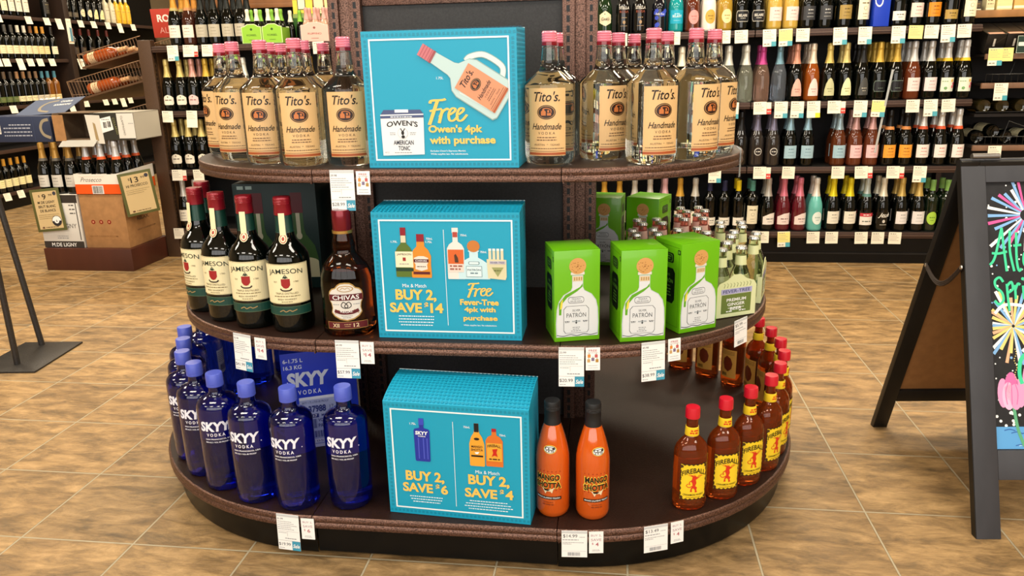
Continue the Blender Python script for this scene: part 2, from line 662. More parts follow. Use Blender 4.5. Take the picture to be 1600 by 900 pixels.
mb.box(-2.43, 0.03, 0.0, 2.395, 0.06, 0.15, BLACKGLOSS)
mb.box(-2.43, 0.022, 0.055, 2.395, 0.03, 0.065, BLACK)
mb.build('kick_plate', run)
mb = MB()
mb.box(-2.455, 0.058, 0, -2.436, 0.44, 1.36, M('#6b4a2c', 0.5, kind='wood', amt=0.2, scale=9))
mb.build('end_panel', run)
for x in (-2.445, -1.2, 1.2, 2.395):
    mb = MB().box(x, 0.36, 0, x + 0.03, 0.42, 1.95, LIPM)
    mb.build('upright', run)

# ------------------------------------------------------------------ the rack past its right end
rack = thing('spirits_rack', (0, BY, 0))
tag(rack, 'dark shelving with black gift boxes and lying bottles at right edge', 'shelving')
BOARD = M('#7a5a44', 0.5, kind='wood', amt=0.2, scale=12)
MB().box(2.432, 0.42, 0.02, 3.7, 0.44, 1.9, M('#1a1312', 0.6)).build('back_panel', rack)
for z, y in ((1.19, 0.0), (1.035, 0.0), (0.695, 0.0), (0.36, 0.0)):
    mb = MB()
    mb.box(2.432, y, z - 0.03, 3.7, y + 0.02, z, BOARD, 0.003)
    mb.box(2.432, y + 0.02, z - 0.015, 3.7, 0.42, z - 0.003, M('#17110f', 0.5))
    mb.build('shelf', rack)
mb = MB().box(2.432, 0.2, 1.385, 3.7, 0.22, 1.425, M('#a8763f', 0.45, kind='wood', amt=0.2, scale=12), 0.003)
mb.box(2.432, 0.22, 1.405, 3.7, 0.42, 1.42, BOARD)
mb.box(3.0, 0.22, 1.20, 3.025, 0.42, 1.385, BOARD)
mb.build('top_shelf', rack)
for z0, x0 in ((1.035, 2.46), (0.695, 2.47)):
    mb = MB()
    for k in range(36):
        x = x0 + k * 0.033
        mb.tube([(x, 0.03, z0 + 0.004), (x, 0.03, z0 + 0.045)], 0.0016, BLACK, 5)
    mb.tube([(x0, 0.03, z0 + 0.045), (3.68, 0.03, z0 + 0.045)], 0.0025, BLACK, 6)
    for q in range(2):
        xx = x0 + 0.12 + q * 0.42
        mb.tube([(xx, 0.03, z0 + 0.04), (xx + 0.03, 0.045, z0 + 0.13), (xx + 0.3, 0.045, z0 + 0.03)], 0.003, BLACK, 6)
    mb.build('wire_divider', rack)
mb = MB().box(2.432, 0.03, 0, 3.7, 0.06, 0.33, BLACK)
mb.build('kick_plate', rack)

# ------------------------------------------------------------------ wine shelving along the left wall
LX = -5.05
LZ = (1.715, 1.335, 0.922, 0.54, 0.16)
for y0, y1, lab in ((3.2, 5.26, 'dark wall shelving of wine at far left, nearer bay'), (5.34, 7.6, 'dark wall shelving of wine at far left, bay beyond the wooden upright')):
    o = thing('wine_shelving', (LX, (y0 + y1) / 2, 0))
    tag(o, lab, 'shelving', 'wine shelving along the left wall')
    h = (y1 - y0) / 2
    MB().box(-0.46, -h, 0.02, -0.44, h, 2.4, M('#0d0b0a', 0.6)).build('back_panel', o)
    for z in LZ:
        mb = MB()
        mb.box(-0.02, -h, z - 0.035, 0, h, z - 0.002, LIPM, 0.004)
        mb.box(-0.44, -h, z - 0.02, -0.02, h, z - GAP, M('#120f0e', 0.5))
        mb.build('shelf', o)
    MB().box(-0.07, -h, 0, -0.04, h, 0.12, BLACKGLOSS).build('kick_plate', o)
post = MB().box(-0.46, -0.038, 0, 0.03, 0.038, 2.5, M('#2c1d14', 0.5, kind='wood', amt=0.3, scale=10), 0.004).build('shelf_upright', None, (LX, 5.30, 0))
tag(post, 'dark wooden upright between the two bays of wine on left wall', 'upright')

# ------------------------------------------------------------------ bottles on the display
def bottle(name, prof, mat, n=32, sx=1.0, sy=1.0, void=None):
    mb = MB()
    mb.lathe(prof, mat, n, sx, sy)
    if void:
        mb.lathe(void, mat, n, sx, sy, flip=True)
    return mb.build(name)
def part(mb, name, root):
    return mb.build(name, root)
def ridged(r, z0, z1, k, d=0.0009):
    p = []
    for i in range(k):
        a, b = z0 + (z1 - z0) * i / k, z0 + (z1 - z0) * (i + 1) / k
        p += [(r - d, a), (r, a + (b - a) * 0.3), (r, a + (b - a) * 0.75), (r - d, b - 0.0002)]
    return p
VODKA_L = '#e0b880'
def still_emblem(rx, ry):
    a = Art()
    a.ell(0, 0, rx, ry, print_('#2a1512'), 1, 30).ell(0, 0, rx * 0.9, ry * 0.88, print_('#c79a5d'), 2, 30).ell(0, 0, rx * 0.84, ry * 0.81, print_('#2f1813'), 3, 30)
    o = print_('#c4723a')
    a.poly([(-rx * .55, -ry * .45), (-rx * .05, -ry * .45), (-rx * .05, ry * .1), (-rx * .2, ry * .3), (-rx * .22, ry * .5), (-rx * .38, ry * .5), (-rx * .4, ry * .3), (-rx * .55, ry * .1)], o, 4)
    a.rect(rx * .08, -ry * .45, rx * .5, -ry * .1, o, 4).rect(rx * .12, -ry * .02, rx * .3, ry * .3, o, 4)
    a.curve([(-rx * .3, ry * .5), (rx * .1, ry * .55), (rx * .45, ry * .35), (rx * .5, -ry * .05)], rx * .09, o, 4)
    return a
def tan_label_art(k=1.0, base=VODKA_L):
    a = Art()
    ink = print_('#1d110c')
    a.rect(-0.0475, 0.0, 0.0475, 0.157, print_(base), 1)
    a.rect(-0.0475, 0.002, 0.0475, 0.008, print_('#a9552c'), 2)
    a.rect(-0.0455, 0.0105, 0.0455, 0.0117, print_('#7a4a2c'), 2)
    a.text("Tito's.", 0.001, 0.138, 0.062, 0.023, ink, 2, 0.012, 0.28)
    a.join(still_emblem(0.022, 0.0165), 0, 0.102, dl=1)
    a.text('Handmade', 0.0, 0.069, 0.072, 0.0145, ink, 2, 0.008, 0.35)
    a.text('V O D K A', 0, 0.0535, 0.040, 0.0062, print_('#4a3524'), 2)
    for y in (0.0435, 0.0375):
        a.squig(-0.030, 0.030, y, 0.0022, print_('#6a4c34'), 2, center=True)
    a.text('AUSTIN  *  TEXAS', 0, 0.0265, 0.062, 0.0045, print_('#5a4230'), 2)
    a.squig(-0.042, 0.042, 0.0175, 0.0018, print_('#6a4c34'), 2)
    return a
def make_vodka():
    r = 0.0612
    o = bottle('vodka_bottle', [(0, 0.004), (0.038, 0.003), (0.048, 0.0), (0.0575, 0.004), (0.0605, 0.012), (r, 0.024), (r, 0.186), (0.060, 0.1915), (0.051, 0.2), (0.038, 0.211), (0.027, 0.219), (0.0228, 0.227), (0.0212, 0.24), (0.0178, 0.276), (0.0178, 0.28), (0.0, 0.28)], CLEAR, 40,
               void=[(0, 0.2425), (0.0185, 0.243), (0.0152, 0.277), (0, 0.278)])
    mb = MB().lathe([(0.0178, 0.2772), (0.0186, 0.2772), (0.0186, 0.2845), (0.0176, 0.285)], M('#7d0f1c', 0.2, coat=0.5), 28)
    mb.lathe(ridged(0.0183, 0.285, 0.3075, 4, 0.0013) + [(0.0165, 0.3095), (0, 0.31)], M('#ee8398', 0.15, coat=1.0), 28)
    part(mb, 'cap', o)
    mb = MB().lathe([(0.0188, 0.2735), (0.0192, 0.2725), (0.0196, 0.2735), (0.0192, 0.2745)], CLEAR, 28)
    part(mb, 'neck_ring', o)
    mb = MB().art(tan_label_art(), cyl(r + 0.0003, oz=0.024), 0.006)
    part(mb, 'label', o)['label'] = 'tan paper label'
    return o
vodka = make_vodka()
VG = 'clear vodka bottles on the top shelf'
VD = 'clear vodka bottle with pink cap and tan label'
for x, y, rot, lab in [
    (-0.588, -0.205, -8, 'clear vodka bottle at front of top shelf, furthest left of the front row'),
    (-0.477, -0.278, 6, 'clear vodka bottle second from left in top shelf front row'),
    (-0.362, -0.335, 20, 'clear vodka bottle in front row, second left of the top teal box'),
    (-0.237, -0.330, 12, 'clear vodka bottle touching left side of the top teal box'),
    (0.272, -0.336, -3, 'clear vodka bottle touching right side of the top teal box'),
    (0.400, -0.245, 36, 'clear vodka bottle just right of the right gondola upright, label turned right'),
    (0.516, -0.335, 24, 'clear vodka bottle at front of top shelf, whole label visible, right half'),
    (0.620, -0.262, 38, 'clear vodka bottle second from right end of top shelf front row'),
    (0.676, -0.150, 58, 'clear vodka bottle at right end of top shelf, label edge-on'),
    (-0.690, -0.075, -40, 'clear vodka bottle behind the leftmost one, cap peeking out left'),
    (-0.545, -0.072, -10, 'clear vodka bottle in second row, behind second from left'),
    (-0.572, 0.072, 0, 'clear vodka bottle deep in third row left, only pink cap showing'),
    (-0.412, -0.150, 10, 'clear vodka bottle in second row behind the third from left'),
    (-0.446, 0.092, 5, 'clear vodka bottle deep behind, between the two left of teal box'),
    (0.279, -0.205, 0, 'clear vodka bottle directly behind the one right of teal box'),
    (0.435, -0.094, 30, 'clear vodka bottle behind the one by the right upright'),
    (0.480, 0.050, 20, 'clear vodka bottle deep in third row right, small pink cap'),
    (0.562, -0.085, 40, 'clear vodka bottle in second row right, behind the front pair'),
    (0.695, -0.010, 80, 'clear vodka bottle behind the right end one, pink cap edge showing'),
]:
    o = spawn(vodka, (x, y, ZT), R(rot))
    tag(o, lab, 'bottle', VG)

def make_whiskey_green():
    r = 0.0545
    g = M('#030604', 0.04, coat=0.35, spec=0.5, name='near_black_green_glass')
    o = bottle('whiskey_bottle', [(0, 0.004), (0.04, 0.003), (0.048, 0.0), (0.053, 0.006), (r, 0.016), (r, 0.186), (0.0525, 0.198), (0.046, 0.211), (0.035, 0.224), (0.0265, 0.236), (0.0232, 0.248), (0.0215, 0.262), (0.0195, 0.33), (0, 0.332)], g, 40)
    cream, green = print_('#efe4b8'), print_('#12392f')
    mb = MB().lathe([(0.0212, 0.299), (0.0225, 0.3)] + ridged(0.0222, 0.3255, 0.3405, 4, 0.0007) + [(0.021, 0.3445), (0, 0.3455)], M('#8c1626', 0.3, 0.25, coat=0.3), 28)
    part(mb, 'cap', o)
    mb = MB().lathe([(0.0237, 0.2555), (0.0222, 0.2575), (0.0208, 0.2985), (0.0205, 0.299)], M('#123a30', 0.35, 0.2), 28)
    part(mb, 'neck_band', o)
    a = Art()
    a.rect(-0.0075, -0.005, 0.0075, 0.052, cream, 1).ell(0, -0.012, 0.0105, 0.0125, cream, 1).ell(0, -0.012, 0.0085, 0.0105, print_('#a0392c'), 2).ell(0, -0.012, 0.0065, 0.008, cream, 3).ell(0, -0.012, 0.0035, 0.0048, print_('#a0392c'), 4)
    mb = MB().art(a, lambda u, v, l: (u, -(0.0236 + 0.00035 * l + max(0.0, 0.256 - (v + 0.254)) * 0.42), v + 0.254))
    part(mb, 'neck_seal', o)['label'] = 'cream paper strip with round red seal'
    a = Art()
    a.rect(-0.064, 0.0, 0.064, 0.104, cream, 1)
    a.frame(-0.0635, 0.001, 0.0635, 0.103, 0.0008, print_('#8a7a4a'), 2)
    a.text('JAMESON', 0, 0.084, 0.090, 0.0165, print_('#1b2a22'), 2, 0.004, bend=0.003)
    red = print_('#9c2224')
    a.poly([(-0.011, 0.066), (0.011, 0.066), (0.011, 0.05), (0.006, 0.043), (0, 0.041), (-0.006, 0.043), (-0.011, 0.05)], red, 2)
    a.ell(0, 0.07, 0.004, 0.003, print_('#2a3a30'), 3).line([(-0.006, 0.068), (0.0, 0.077), (0.006, 0.068)], 0.002, print_('#2a3a30'), 3)
    a.curve([(-0.014, 0.041), (-0.008, 0.036), (0.008, 0.036), (0.014, 0.041)], 0.0035, print_('#3a3026'), 3)
    a.text('1780', 0.026, 0.058, 0.012, 0.004, print_('#6a5a3a'), 2).text('EST', -0.026, 0.058, 0.009, 0.004, print_('#6a5a3a'), 2)
    a.text('TRIPLE DISTILLED', 0, 0.028, 0.058, 0.0048, print_('#5a4a2c'), 2)
    a.squig(-0.036, 0.036, 0.0205, 0.0022, print_('#7a6a44'), 2, center=True)
    a.text('IRISH WHISKEY', 0, 0.0125, 0.048, 0.0045, print_('#5a4a2c'), 2)
    a.squig(-0.02, 0.02, 0.006, 0.0018, print_('#7a6a44'), 2, center=True)
    mb = MB().art(a, cyl(r + 0.0003, oz=0.078), 0.006)
    part(mb, 'label', o)['label'] = 'cream paper label'
    a = Art()
    a.rect(-0.064, 0, 0.064, 0.024, print_('#16443a'), 1).frame(-0.0635, 0.0008, 0.0635, 0.0232, 0.0008, print_('#6b7a58'), 2)
    a.curve([(-0.022, 0.010), (-0.012, 0.014), (-0.006, 0.010), (0.004, 0.014), (0.010, 0.011), (0.022, 0.015)], 0.0022, print_('#a88a5a'), 2)
    mb = MB().art(a, cyl(r + 0.0003, oz=0.0475), 0.009)
    part(mb, 'lower_label', o)['label'] = 'dark green label strip'
    return o
whiskey = make_whiskey_green()
for x, y, rot, lab in [
    (-0.718, -0.262, -28, 'green whiskey bottle with red cap at left end of middle shelf'),
    (-0.614, -0.342, -6, 'green whiskey bottle second from left on middle shelf'),
    (-0.512, -0.392, 8, 'green whiskey bottle third from left on middle shelf, before the carton'),
    (-0.400, -0.413, 12, 'green whiskey bottle nearest the squat amber scotch on middle shelf'),
    (-0.757, -0.150, -50, 'green whiskey bottle behind the leftmost one, red cap just showing'),
]:
    tag(spawn(whiskey, (x, y, ZM), R(rot)), lab, 'bottle', 'green whiskey bottles on the middle shelf')

def make_scotch():
    g = M('#b4591c', 0.0, trans=1.0, ior=1.40, name='amber_whisky_glass')
    SX, SY = 1.0, 0.68
    o = bottle('scotch_bottle', [(0, 0.005), (0.048, 0.003), (0.058, 0.0), (0.0655, 0.006), (0.067, 0.018), (0.0655, 0.05), (0.064, 0.09), (0.0655, 0.13), (0.063, 0.155), (0.055, 0.178), (0.042, 0.195), (0.0315, 0.206), (0.0275, 0.215), (0.029, 0.228), (0.0255, 0.248), (0.0225, 0.262), (0, 0.264)], g, 40, SX, SY,
               void=[(0, 0.168), (0.0555, 0.169), (0.049, 0.182), (0.036, 0.195), (0.0265, 0.206), (0.0235, 0.216), (0.025, 0.228), (0.0215, 0.246), (0.0185, 0.259), (0, 0.26)])
    mb = MB().lathe([(0.0215, 0.2585), (0.0255, 0.2595), (0.0255, 0.2665), (0.0225, 0.267)], M('#c9a25a', 0.25, 0.8), 28, 1, 0.9)
    part(mb, 'gold_ring', o)
    mb = MB().lathe([(0.0228, 0.2665), (0.0236, 0.268), (0.0236, 0.312), (0.022, 0.317), (0, 0.3175)], M('#7c1a26', 0.25, 0.5, coat=0.3), 28, 1, 0.95)
    part(mb, 'cap', o)['label'] = 'burgundy foil cap'
    gold, wine, silver, ink = print_('#b08a4a'), print_('#5a1620'), print_('#dcd8d0'), print_('#1a1614')
    def crest(k):
        half = [(0, 0.1), (0.012, 0.099), (0.02, 0.094), (0.026, 0.087), (0.036, 0.084), (0.043, 0.077), (0.045, 0.068), (0.0445, 0.056), (0.039, 0.046), (0.037, 0.034), (0.04, 0.022), (0.032, 0.012), (0.018, 0.004), (0, 0.0)]
        pts = [(x * k, 0.05 + (y - 0.05) * k) for x, y in half]
        return pts + [(-x, y) for x, y in pts[-2:0:-1]]
    a = Art()
    a.poly(crest(1.0), gold, 1).poly(crest(0.93), silver, 2)
    a.ell(0, 0.084, 0.02, 0.008, gold, 3).ell(0, 0.084, 0.017, 0.0062, silver, 4).curve([(-0.012, 0.082), (-0.006, 0.087), (0, 0.084), (0.006, 0.087), (0.012, 0.082)], 0.0014, gold, 5)
    a.poly([(-0.043, 0.054), (0.043, 0.054), (0.043, 0.070), (-0.043, 0.070)], wine, 3)
    a.text('CHIVAS', 0, 0.062, 0.066, 0.0115, WHITE, 4, 0.012)
    for s in (-1, 1):
        a.curve([(s * 0.012, 0.044), (s * 0.006, 0.05), (s * -0.004, 0.04), (s * 0.002, 0.034), (s * 0.011, 0.038), (s * 0.012, 0.044)], 0.002, ink, 3)
        a.squig(s * 0.025 - 0.008, s * 0.025 + 0.008, 0.044, 0.0016, GREYINK, 3)
        a.line([(s * 0.03, 0.020), (s * 0.018, 0.030)], 0.0016, gold, 3)
    a.curve([(-0.030, 0.028), (-0.012, 0.0225), (0.012, 0.0225), (0.030, 0.028)], 0.0085, wine, 3)
    a.text('REGAL', 0, 0.0245, 0.030, 0.0052, WHITE, 4, 0.006, bend=-0.0018)
    a.squig(-0.016, 0.016, 0.0135, 0.0015, GREYINK, 3, center=True).squig(-0.012, 0.012, 0.009, 0.0015, GREYINK, 3, center=True)
    a.rect(-0.052, -0.020, 0.052, -0.001, wine, 4).frame(-0.052, -0.020, 0.052, -0.001, 0.001, gold, 5)
    a.text('XII', -0.029, -0.0105, 0.017, 0.010, print_('#e6d2a8'), 6, 0.01).text('12', 0.021, -0.0105, 0.014, 0.010, print_('#e6d2a8'), 6, 0.01)
    a.squig(-0.008, 0.008, -0.008, 0.0016, print_('#c8a878'), 6).squig(-0.007, 0.007, -0.013, 0.0016, print_('#c8a878'), 6)
    mb = MB().art(a, cyl(0.0668, sy=SY, oz=0.042), 0.006)
    part(mb, 'label', o)['label'] = 'silver crest label with burgundy band'
    return o
tag(spawn(make_scotch(), (-0.238, -0.44, ZM), R(13)), 'squat amber scotch bottle with burgundy cap beside the middle teal box', 'bottle')

def make_blue():
    r = 0.0545
    g = M('#0a1ea8', 0.01, trans=0.94, ior=1.42, coat=0.6, name='cobalt_blue_glass')
    o = bottle('blue_vodka_bottle', [(0, 0.004), (0.042, 0.003), (0.048, 0.0), (0.0525, 0.005), (r, 0.016), (r, 0.226), (0.0535, 0.235), (0.050, 0.2435), (0.043, 0.2505), (0.033, 0.2555), (0.024, 0.259), (0.0195, 0.264), (0.0185, 0.272), (0.0185, 0.288), (0, 0.288)], g, 40)
    mb = MB().lathe([(0.0205, 0.282), (0.0218, 0.283), (0.0218, 0.289), (0.0212, 0.2895), (0.0218, 0.290), (0.0213, 0.316), (0.0198, 0.318), (0, 0.3183)], M('#4d5cc0', 0.35, name='periwinkle_cap'), 32)
    part(mb, 'cap', o)['label'] = 'periwinkle blue screw cap'
    a = Art()
    w = print_('#eef0ff')
    a.text('SKYY', 0, 0.188, 0.082, 0.0275, w, 1, 0.045, 0.12)
    a.ell(0.0445, 0.1755, 0.0014, 0.0014, w, 1, 8)
    a.text('V O D K A', 0, 0.165, 0.047, 0.0088, w, 1, 0.02)
    a.text('SAN FRANCISCO, USA', 0.006, 0.1525, 0.068, 0.0045, w, 1, 0.02)
    a.text('40% ALC / VOL 80 PROOF', 0, 0.1445, 0.058, 0.0038, w, 1, 0.02)
    mb = MB().art(a, cyl(r + 0.0002), 0.009)
    part(mb, 'lettering', o)['label'] = 'white printed lettering'
    a = Art()
    a.rect(-0.03, 0.12, 0.03, 0.2, print_('#c9d0ee'), 1).bars(-0.022, 0.008, 0.13, 0.15, print_('#1a2a80'), 2)
    for k in range(6):
        a.squig(-0.026, 0.026, 0.192 - k * 0.006, 0.002, print_('#3a4aa0'), 2)
    mb = MB().art(a, cyl(r + 0.0002, ang=PI), 0.009)
    part(mb, 'back_label', o)
    return o
blue = make_blue()
for x, y, rot, lab in [
    (-0.876, -0.150, -20, 'cobalt blue vodka bottle at far left edge of bottom shelf'),
    (-0.822, -0.252, -4, 'cobalt blue vodka bottle second from left on bottom shelf edge'),
    (-0.768, -0.352, 6, 'cobalt blue vodka bottle third from left on bottom shelf edge'),
    (-0.690, -0.432, 10, 'cobalt blue vodka bottle fourth from left on bottom shelf edge'),
    (-0.598, -0.497, 14, 'cobalt blue vodka bottle fifth from left on bottom shelf edge'),
    (-0.485, -0.550, 3, 'cobalt blue vodka bottle sixth from left on bottom shelf edge'),
    (-0.366, -0.572, 0, 'cobalt blue vodka bottle second left of the bottom teal box'),
    (-0.230, -0.555, 4, 'cobalt blue vodka bottle nearest the bottom teal box'),
    (-0.890, -0.030, -80, 'cobalt blue vodka bottle behind far left edge, facing outward'),
    (-0.872, 0.085, -100, 'cobalt blue vodka bottle on rear curve of bottom shelf, first behind the left end'),
    (-0.828, 0.192, -125, 'cobalt blue vodka bottle on rear curve of bottom shelf, second behind left end'),
    (-0.756, 0.288, -140, 'cobalt blue vodka bottle on rear curve of bottom shelf, third behind left end'),
    (-0.665, 0.368, -155, 'cobalt blue vodka bottle on rear curve, nearest the blue carton'),
]:
    tag(spawn(blue, (x, y, ZB), R(rot)), lab, 'bottle', 'cobalt blue vodka bottles on the bottom shelf')

def make_mango():
    r = 0.0415
    o = bottle('orange_tequila_bottle', [(0, 0.004), (0.03, 0.003), (0.035, 0.0), (0.0395, 0.006), (r, 0.016), (r, 0.145), (0.0405, 0.162), (0.037, 0.181), (0.0315, 0.203), (0.0255, 0.224), (0.0205, 0.239), (0.0185, 0.25), (0.018, 0.285), (0, 0.286)], M('#cf5814', 0.1, coat=1.0, name='orange_liquor'), 36)
    mb = MB().lathe([(0.0208, 0.2365), (0.0205, 0.242), (0.0192, 0.252), (0.0188, 0.275), (0.0194, 0.276)] + ridged(0.0194, 0.277, 0.284, 3, 0.0004) + [(0.0194, 0.294), (0.018, 0.2975), (0, 0.298)], M('#17181a', 0.5), 28)
    part(mb, 'cap', o)['label'] = 'matte black cap and neck sleeve'
    a = Art()
    ink, yel = print_('#17120e'), print_('#f3cf4f')
    for t, y, w in (('MANGO', 0.111, 0.058), ('SHOTTA', 0.091, 0.064)):
        a.text(t, 0, y, w + 0.004, 0.0195, yel, 1, 0.05).text(t, 0, y, w, 0.0155, ink, 2, 0.03)
    for k in range(7):
        for y in (0.1275, 0.0785):
            a.ell(-0.03 + k * 0.01, y, 0.0014, 0.0014, print_('#8a1f14'), 1, 5)
    a.poly([(-0.014, 0.083), (-0.004, 0.079), (0.012, 0.083), (0.016, 0.087), (0.012, 0.077), (0.010, 0.070), (0.006, 0.075), (-0.002, 0.075), (-0.006, 0.068), (-0.010, 0.076)], print_('#e8d8b0'), 3)
    a.poly([(-0.010, 0.081), (0.006, 0.080), (0.010, 0.083), (0.0, 0.076), (-0.008, 0.077)], ink, 4)
    a.rect(-0.033, 0.052, 0.033, 0.060, ink, 1).text('MANGO JALAPENO TEQUILA', 0, 0.056, 0.060, 0.0048, WHITE, 2, 0.02)
    a.squig(-0.02, 0.02, 0.044, 0.0018, print_('#8a3a12'), 1, center=True).squig(-0.022, 0.022, 0.038, 0.003, print_('#8a3a12'), 1, center=True)
    mb = MB().art(a, cyl(r + 0.0003), 0.008)
    part(mb, 'lettering', o)['label'] = 'black and yellow printed lettering'
    a = Art()
    a.ell(0, 0, 0.0155, 0.0105, yel, 1).ell(0, 0, 0.0142, 0.0092, ink, 2).ell(0, 0, 0.0132, 0.0082, WHITE, 3).rect(-0.0115, -0.0005, 0.0115, 0.0055, ink, 4).rect(-0.0095, -0.006, 0.0095, -0.0012, ink, 4)
    a.squig(-0.0095, 0.0095, 0.0026, 0.0032, WHITE, 5).squig(-0.008, 0.008, -0.0036, 0.0028, WHITE, 5)
    mb = MB().art(a, lambda u, v, l: (0.0395 * math.sin(u / 0.038 + 0.12), -(0.0392 + 0.0004 * l - (v + 0.008) * 0.25 if True else 0) * math.cos(u / 0.038 + 0.12), 0.1845 + v), 0.008)
    part(mb, 'sticker', o)['label'] = 'oval black and yellow sticker'
    return o
mango = make_mango()
for x, y, rot, lab in [(0.290, -0.552, -12, 'orange tequila bottle with black cap touching the bottom teal box'), (0.388, -0.555, 16, 'orange tequila bottle with black cap, right one standing alone')]:
    tag(spawn(mango, (x, y, ZB), R(rot)), lab, 'bottle', 'orange tequila bottles on the bottom shelf')

def make_cinnamon():
    g = M('#c05a20', 0.01, trans=0.86, ior=1.40, name='amber_cinnamon_liquor')
    r, SY = 0.0425, 0.72
    o = bottle('cinnamon_whisky_bottle', [(0, 0.004), (0.033, 0.003), (0.038, 0.0), (0.0415, 0.005), (r, 0.014), (r, 0.148), (0.0415, 0.158), (0.037, 0.170), (0.028, 0.182), (0.0195, 0.190), (0.0155, 0.198), (0.0145, 0.208), (0.0145, 0.244), (0, 0.245)], g, 36, 1, SY, void=[(0, 0.1405), (0.0365, 0.141), (0.0375, 0.156), (0.033, 0.168), (0.025, 0.1785), (0.0165, 0.188), (0.012, 0.199), (0.0115, 0.24), (0, 0.241)])
    mb = MB().lathe([(0.0165, 0.240), (0.0178, 0.241), (0.0178, 0.262), (0.0165, 0.2675), (0, 0.268)], M('#c5182c', 0.3, coat=0.3), 28)
    part(mb, 'cap', o)['label'] = 'red screw cap'
    yel, ink, red = print_('#f2cf2c'), print_('#1e1408'), print_('#d2351c')
    mb = MB().lathe([(0.0172, 0.1955), (0.0174, 0.196), (0.0158, 0.2175), (0.0148, 0.218)], yel, 28)
    a = Art().squig(-0.010, 0.012, 0.204, 0.004, red, 1).squig(-0.008, 0.010, 0.2105, 0.0035, red, 1)
    mb.art(a, cyl(0.0170))
    part(mb, 'neck_band', o)['label'] = 'yellow neck band'
    def scallop(x0, y0, x1, y1, d, k):
        pts = []
        for (ax, ay), (bx, by) in (((x0, y0), (x1, y0)), ((x1, y0), (x1, y1)), ((x1, y1), (x0, y1)), ((x0, y1), (x0, y0))):
            for i in range(k):
                t = i / k
                q = d * (i % 2)
                pts.append((ax + (bx - ax) * t + (q if ax == bx and ax == x0 else -q if ax == bx else 0), ay + (by - ay) * t + (q if ay == by and ay == y0 else -q if ay == by else 0)))
        return pts
    a = Art()
    a.poly(scallop(-0.0365, 0, 0.0365, 0.1, 0.0018, 14), print_('#3a2208'), 1).poly(scallop(-0.0345, 0.0025, 0.0345, 0.0975, 0.0035, 13), yel, 2)
    for cx in (-0.031, 0.031):
        for cz in (0.008, 0.092):
            a.ell(cx, cz, 0.0048, 0.0042, print_('#4a3010'), 3, 9)
        for k in range(6):
            a.ell(cx * 1.07, 0.02 + k * 0.012, 0.0018, 0.0028, print_('#4a3010'), 3, 7)
    a.text('FIREBALL', 0, 0.0815, 0.060, 0.0135, ink, 3, 0.02, bend=0.010)
    # red flame emblem: a leaping swirl with sparks above
    a.poly([(-0.004, 0.066), (0.004, 0.067), (0.008, 0.061), (0.004, 0.056), (0.006, 0.047), (0.003, 0.040), (0.008, 0.035), (0.006, 0.028), (0.009, 0.023), (0.003, 0.022), (0.003, 0.029), (-0.002, 0.034), (-0.005, 0.031), (-0.004, 0.024), (-0.009, 0.024), (-0.007, 0.034), (-0.003, 0.040), (-0.004, 0.047), (-0.007, 0.053), (-0.005, 0.058)], red, 3)
    a.curve([(-0.003, 0.040), (-0.012, 0.036), (-0.018, 0.041), (-0.013, 0.046), (-0.010, 0.043)], 0.0022, red, 3, 0.001)
    a.curve([(-0.005, 0.055), (-0.011, 0.05), (-0.009, 0.044)], 0.0026, red, 3, 0.0012)
    a.curve([(0.005, 0.059), (0.012, 0.063), (0.020, 0.068)], 0.0024, red, 3, 0.0008).curve([(0.006, 0.061), (0.013, 0.068), (0.022, 0.066)], 0.0018, red, 3, 0.0006)
    for k in range(5):
        a.line([(-0.004 + k * 0.001, 0.066), (-0.016 + k * 0.005, 0.071 + (k % 2) * 0.002)], 0.0016, red, 3, 0.0005)
    a.text('CINNAMON WHISKY', 0, 0.0155, 0.052, 0.0052, ink, 3, 0.008, bend=-0.001)
    a.squig(-0.022, 0.022, 0.0085, 0.0014, print_('#6a4a10'), 3, center=True)
    mb = MB().art(a, cyl(r + 0.0003, sy=SY, oz=0.030), 0.007)
    part(mb, 'label', o)['label'] = 'yellow label with scorched edges'
    a = Art()
    a.rect(-0.030, 0, 0.030, 0.10, print_('#d39b45'), 1)
    a.poly([(-0.012, 0.030), (0.002, 0.022), (0.014, 0.034), (0.017, 0.052), (0.010, 0.070), (-0.004, 0.078), (-0.016, 0.066), (-0.018, 0.048)], print_('#6e2a10'), 2)
    a.bars(-0.022, -0.002, 0.006, 0.017, print_('#3a2208'), 2)
    for k in range(3):
        a.squig(-0.024, 0.024, 0.094 - k * 0.005, 0.0016, print_('#6a4a20'), 2)
    mb = MB().art(a, cyl(r + 0.0003, sy=SY, oz=0.030, ang=PI), 0.007)
    part(mb, 'back_label', o)['label'] = 'tan back label with brown flame shape'
    return o
cinn = make_cinnamon()
FD = ['front one nearest the shelf corner', 'second along the right curve', 'third along the right curve', 'fourth along the right curve', 'fifth along the right curve', 'sixth along the right curve', 'seventh along the right curve', 'eighth along the right curve', 'ninth along the right curve']
for i, (x, y, rot) in enumerate([(0.627, -0.498, 13), (0.713, -0.441, 16), (0.785, -0.366, 27), (0.851, -0.282, 42), (0.891, -0.192, 58), (0.921, -0.095, 74), (0.931, 0.005, 90), (0.922, 0.104, 105), (0.902, 0.198, 118)]):
    tag(spawn(cinn, (x, y, ZB), R(rot)), 'amber cinnamon whisky bottle with red cap, ' + FD[i], 'bottle', 'red capped whisky bottles round the bottom shelf')
for i, (x, y, rot) in enumerate([(0.842, 0.288, 138), (0.765, 0.362, 150), (0.680, 0.428, 160), (0.590, 0.470, 168)]):
    tag(spawn(cinn, (x, y, ZB), R(rot)), 'amber whisky bottle on rear of bottom shelf, tan back label, ' + ['rightmost one', 'second from the right', 'third from the right', 'furthest back one'][i], 'bottle', 'whisky bottles at the rear of the bottom shelf')

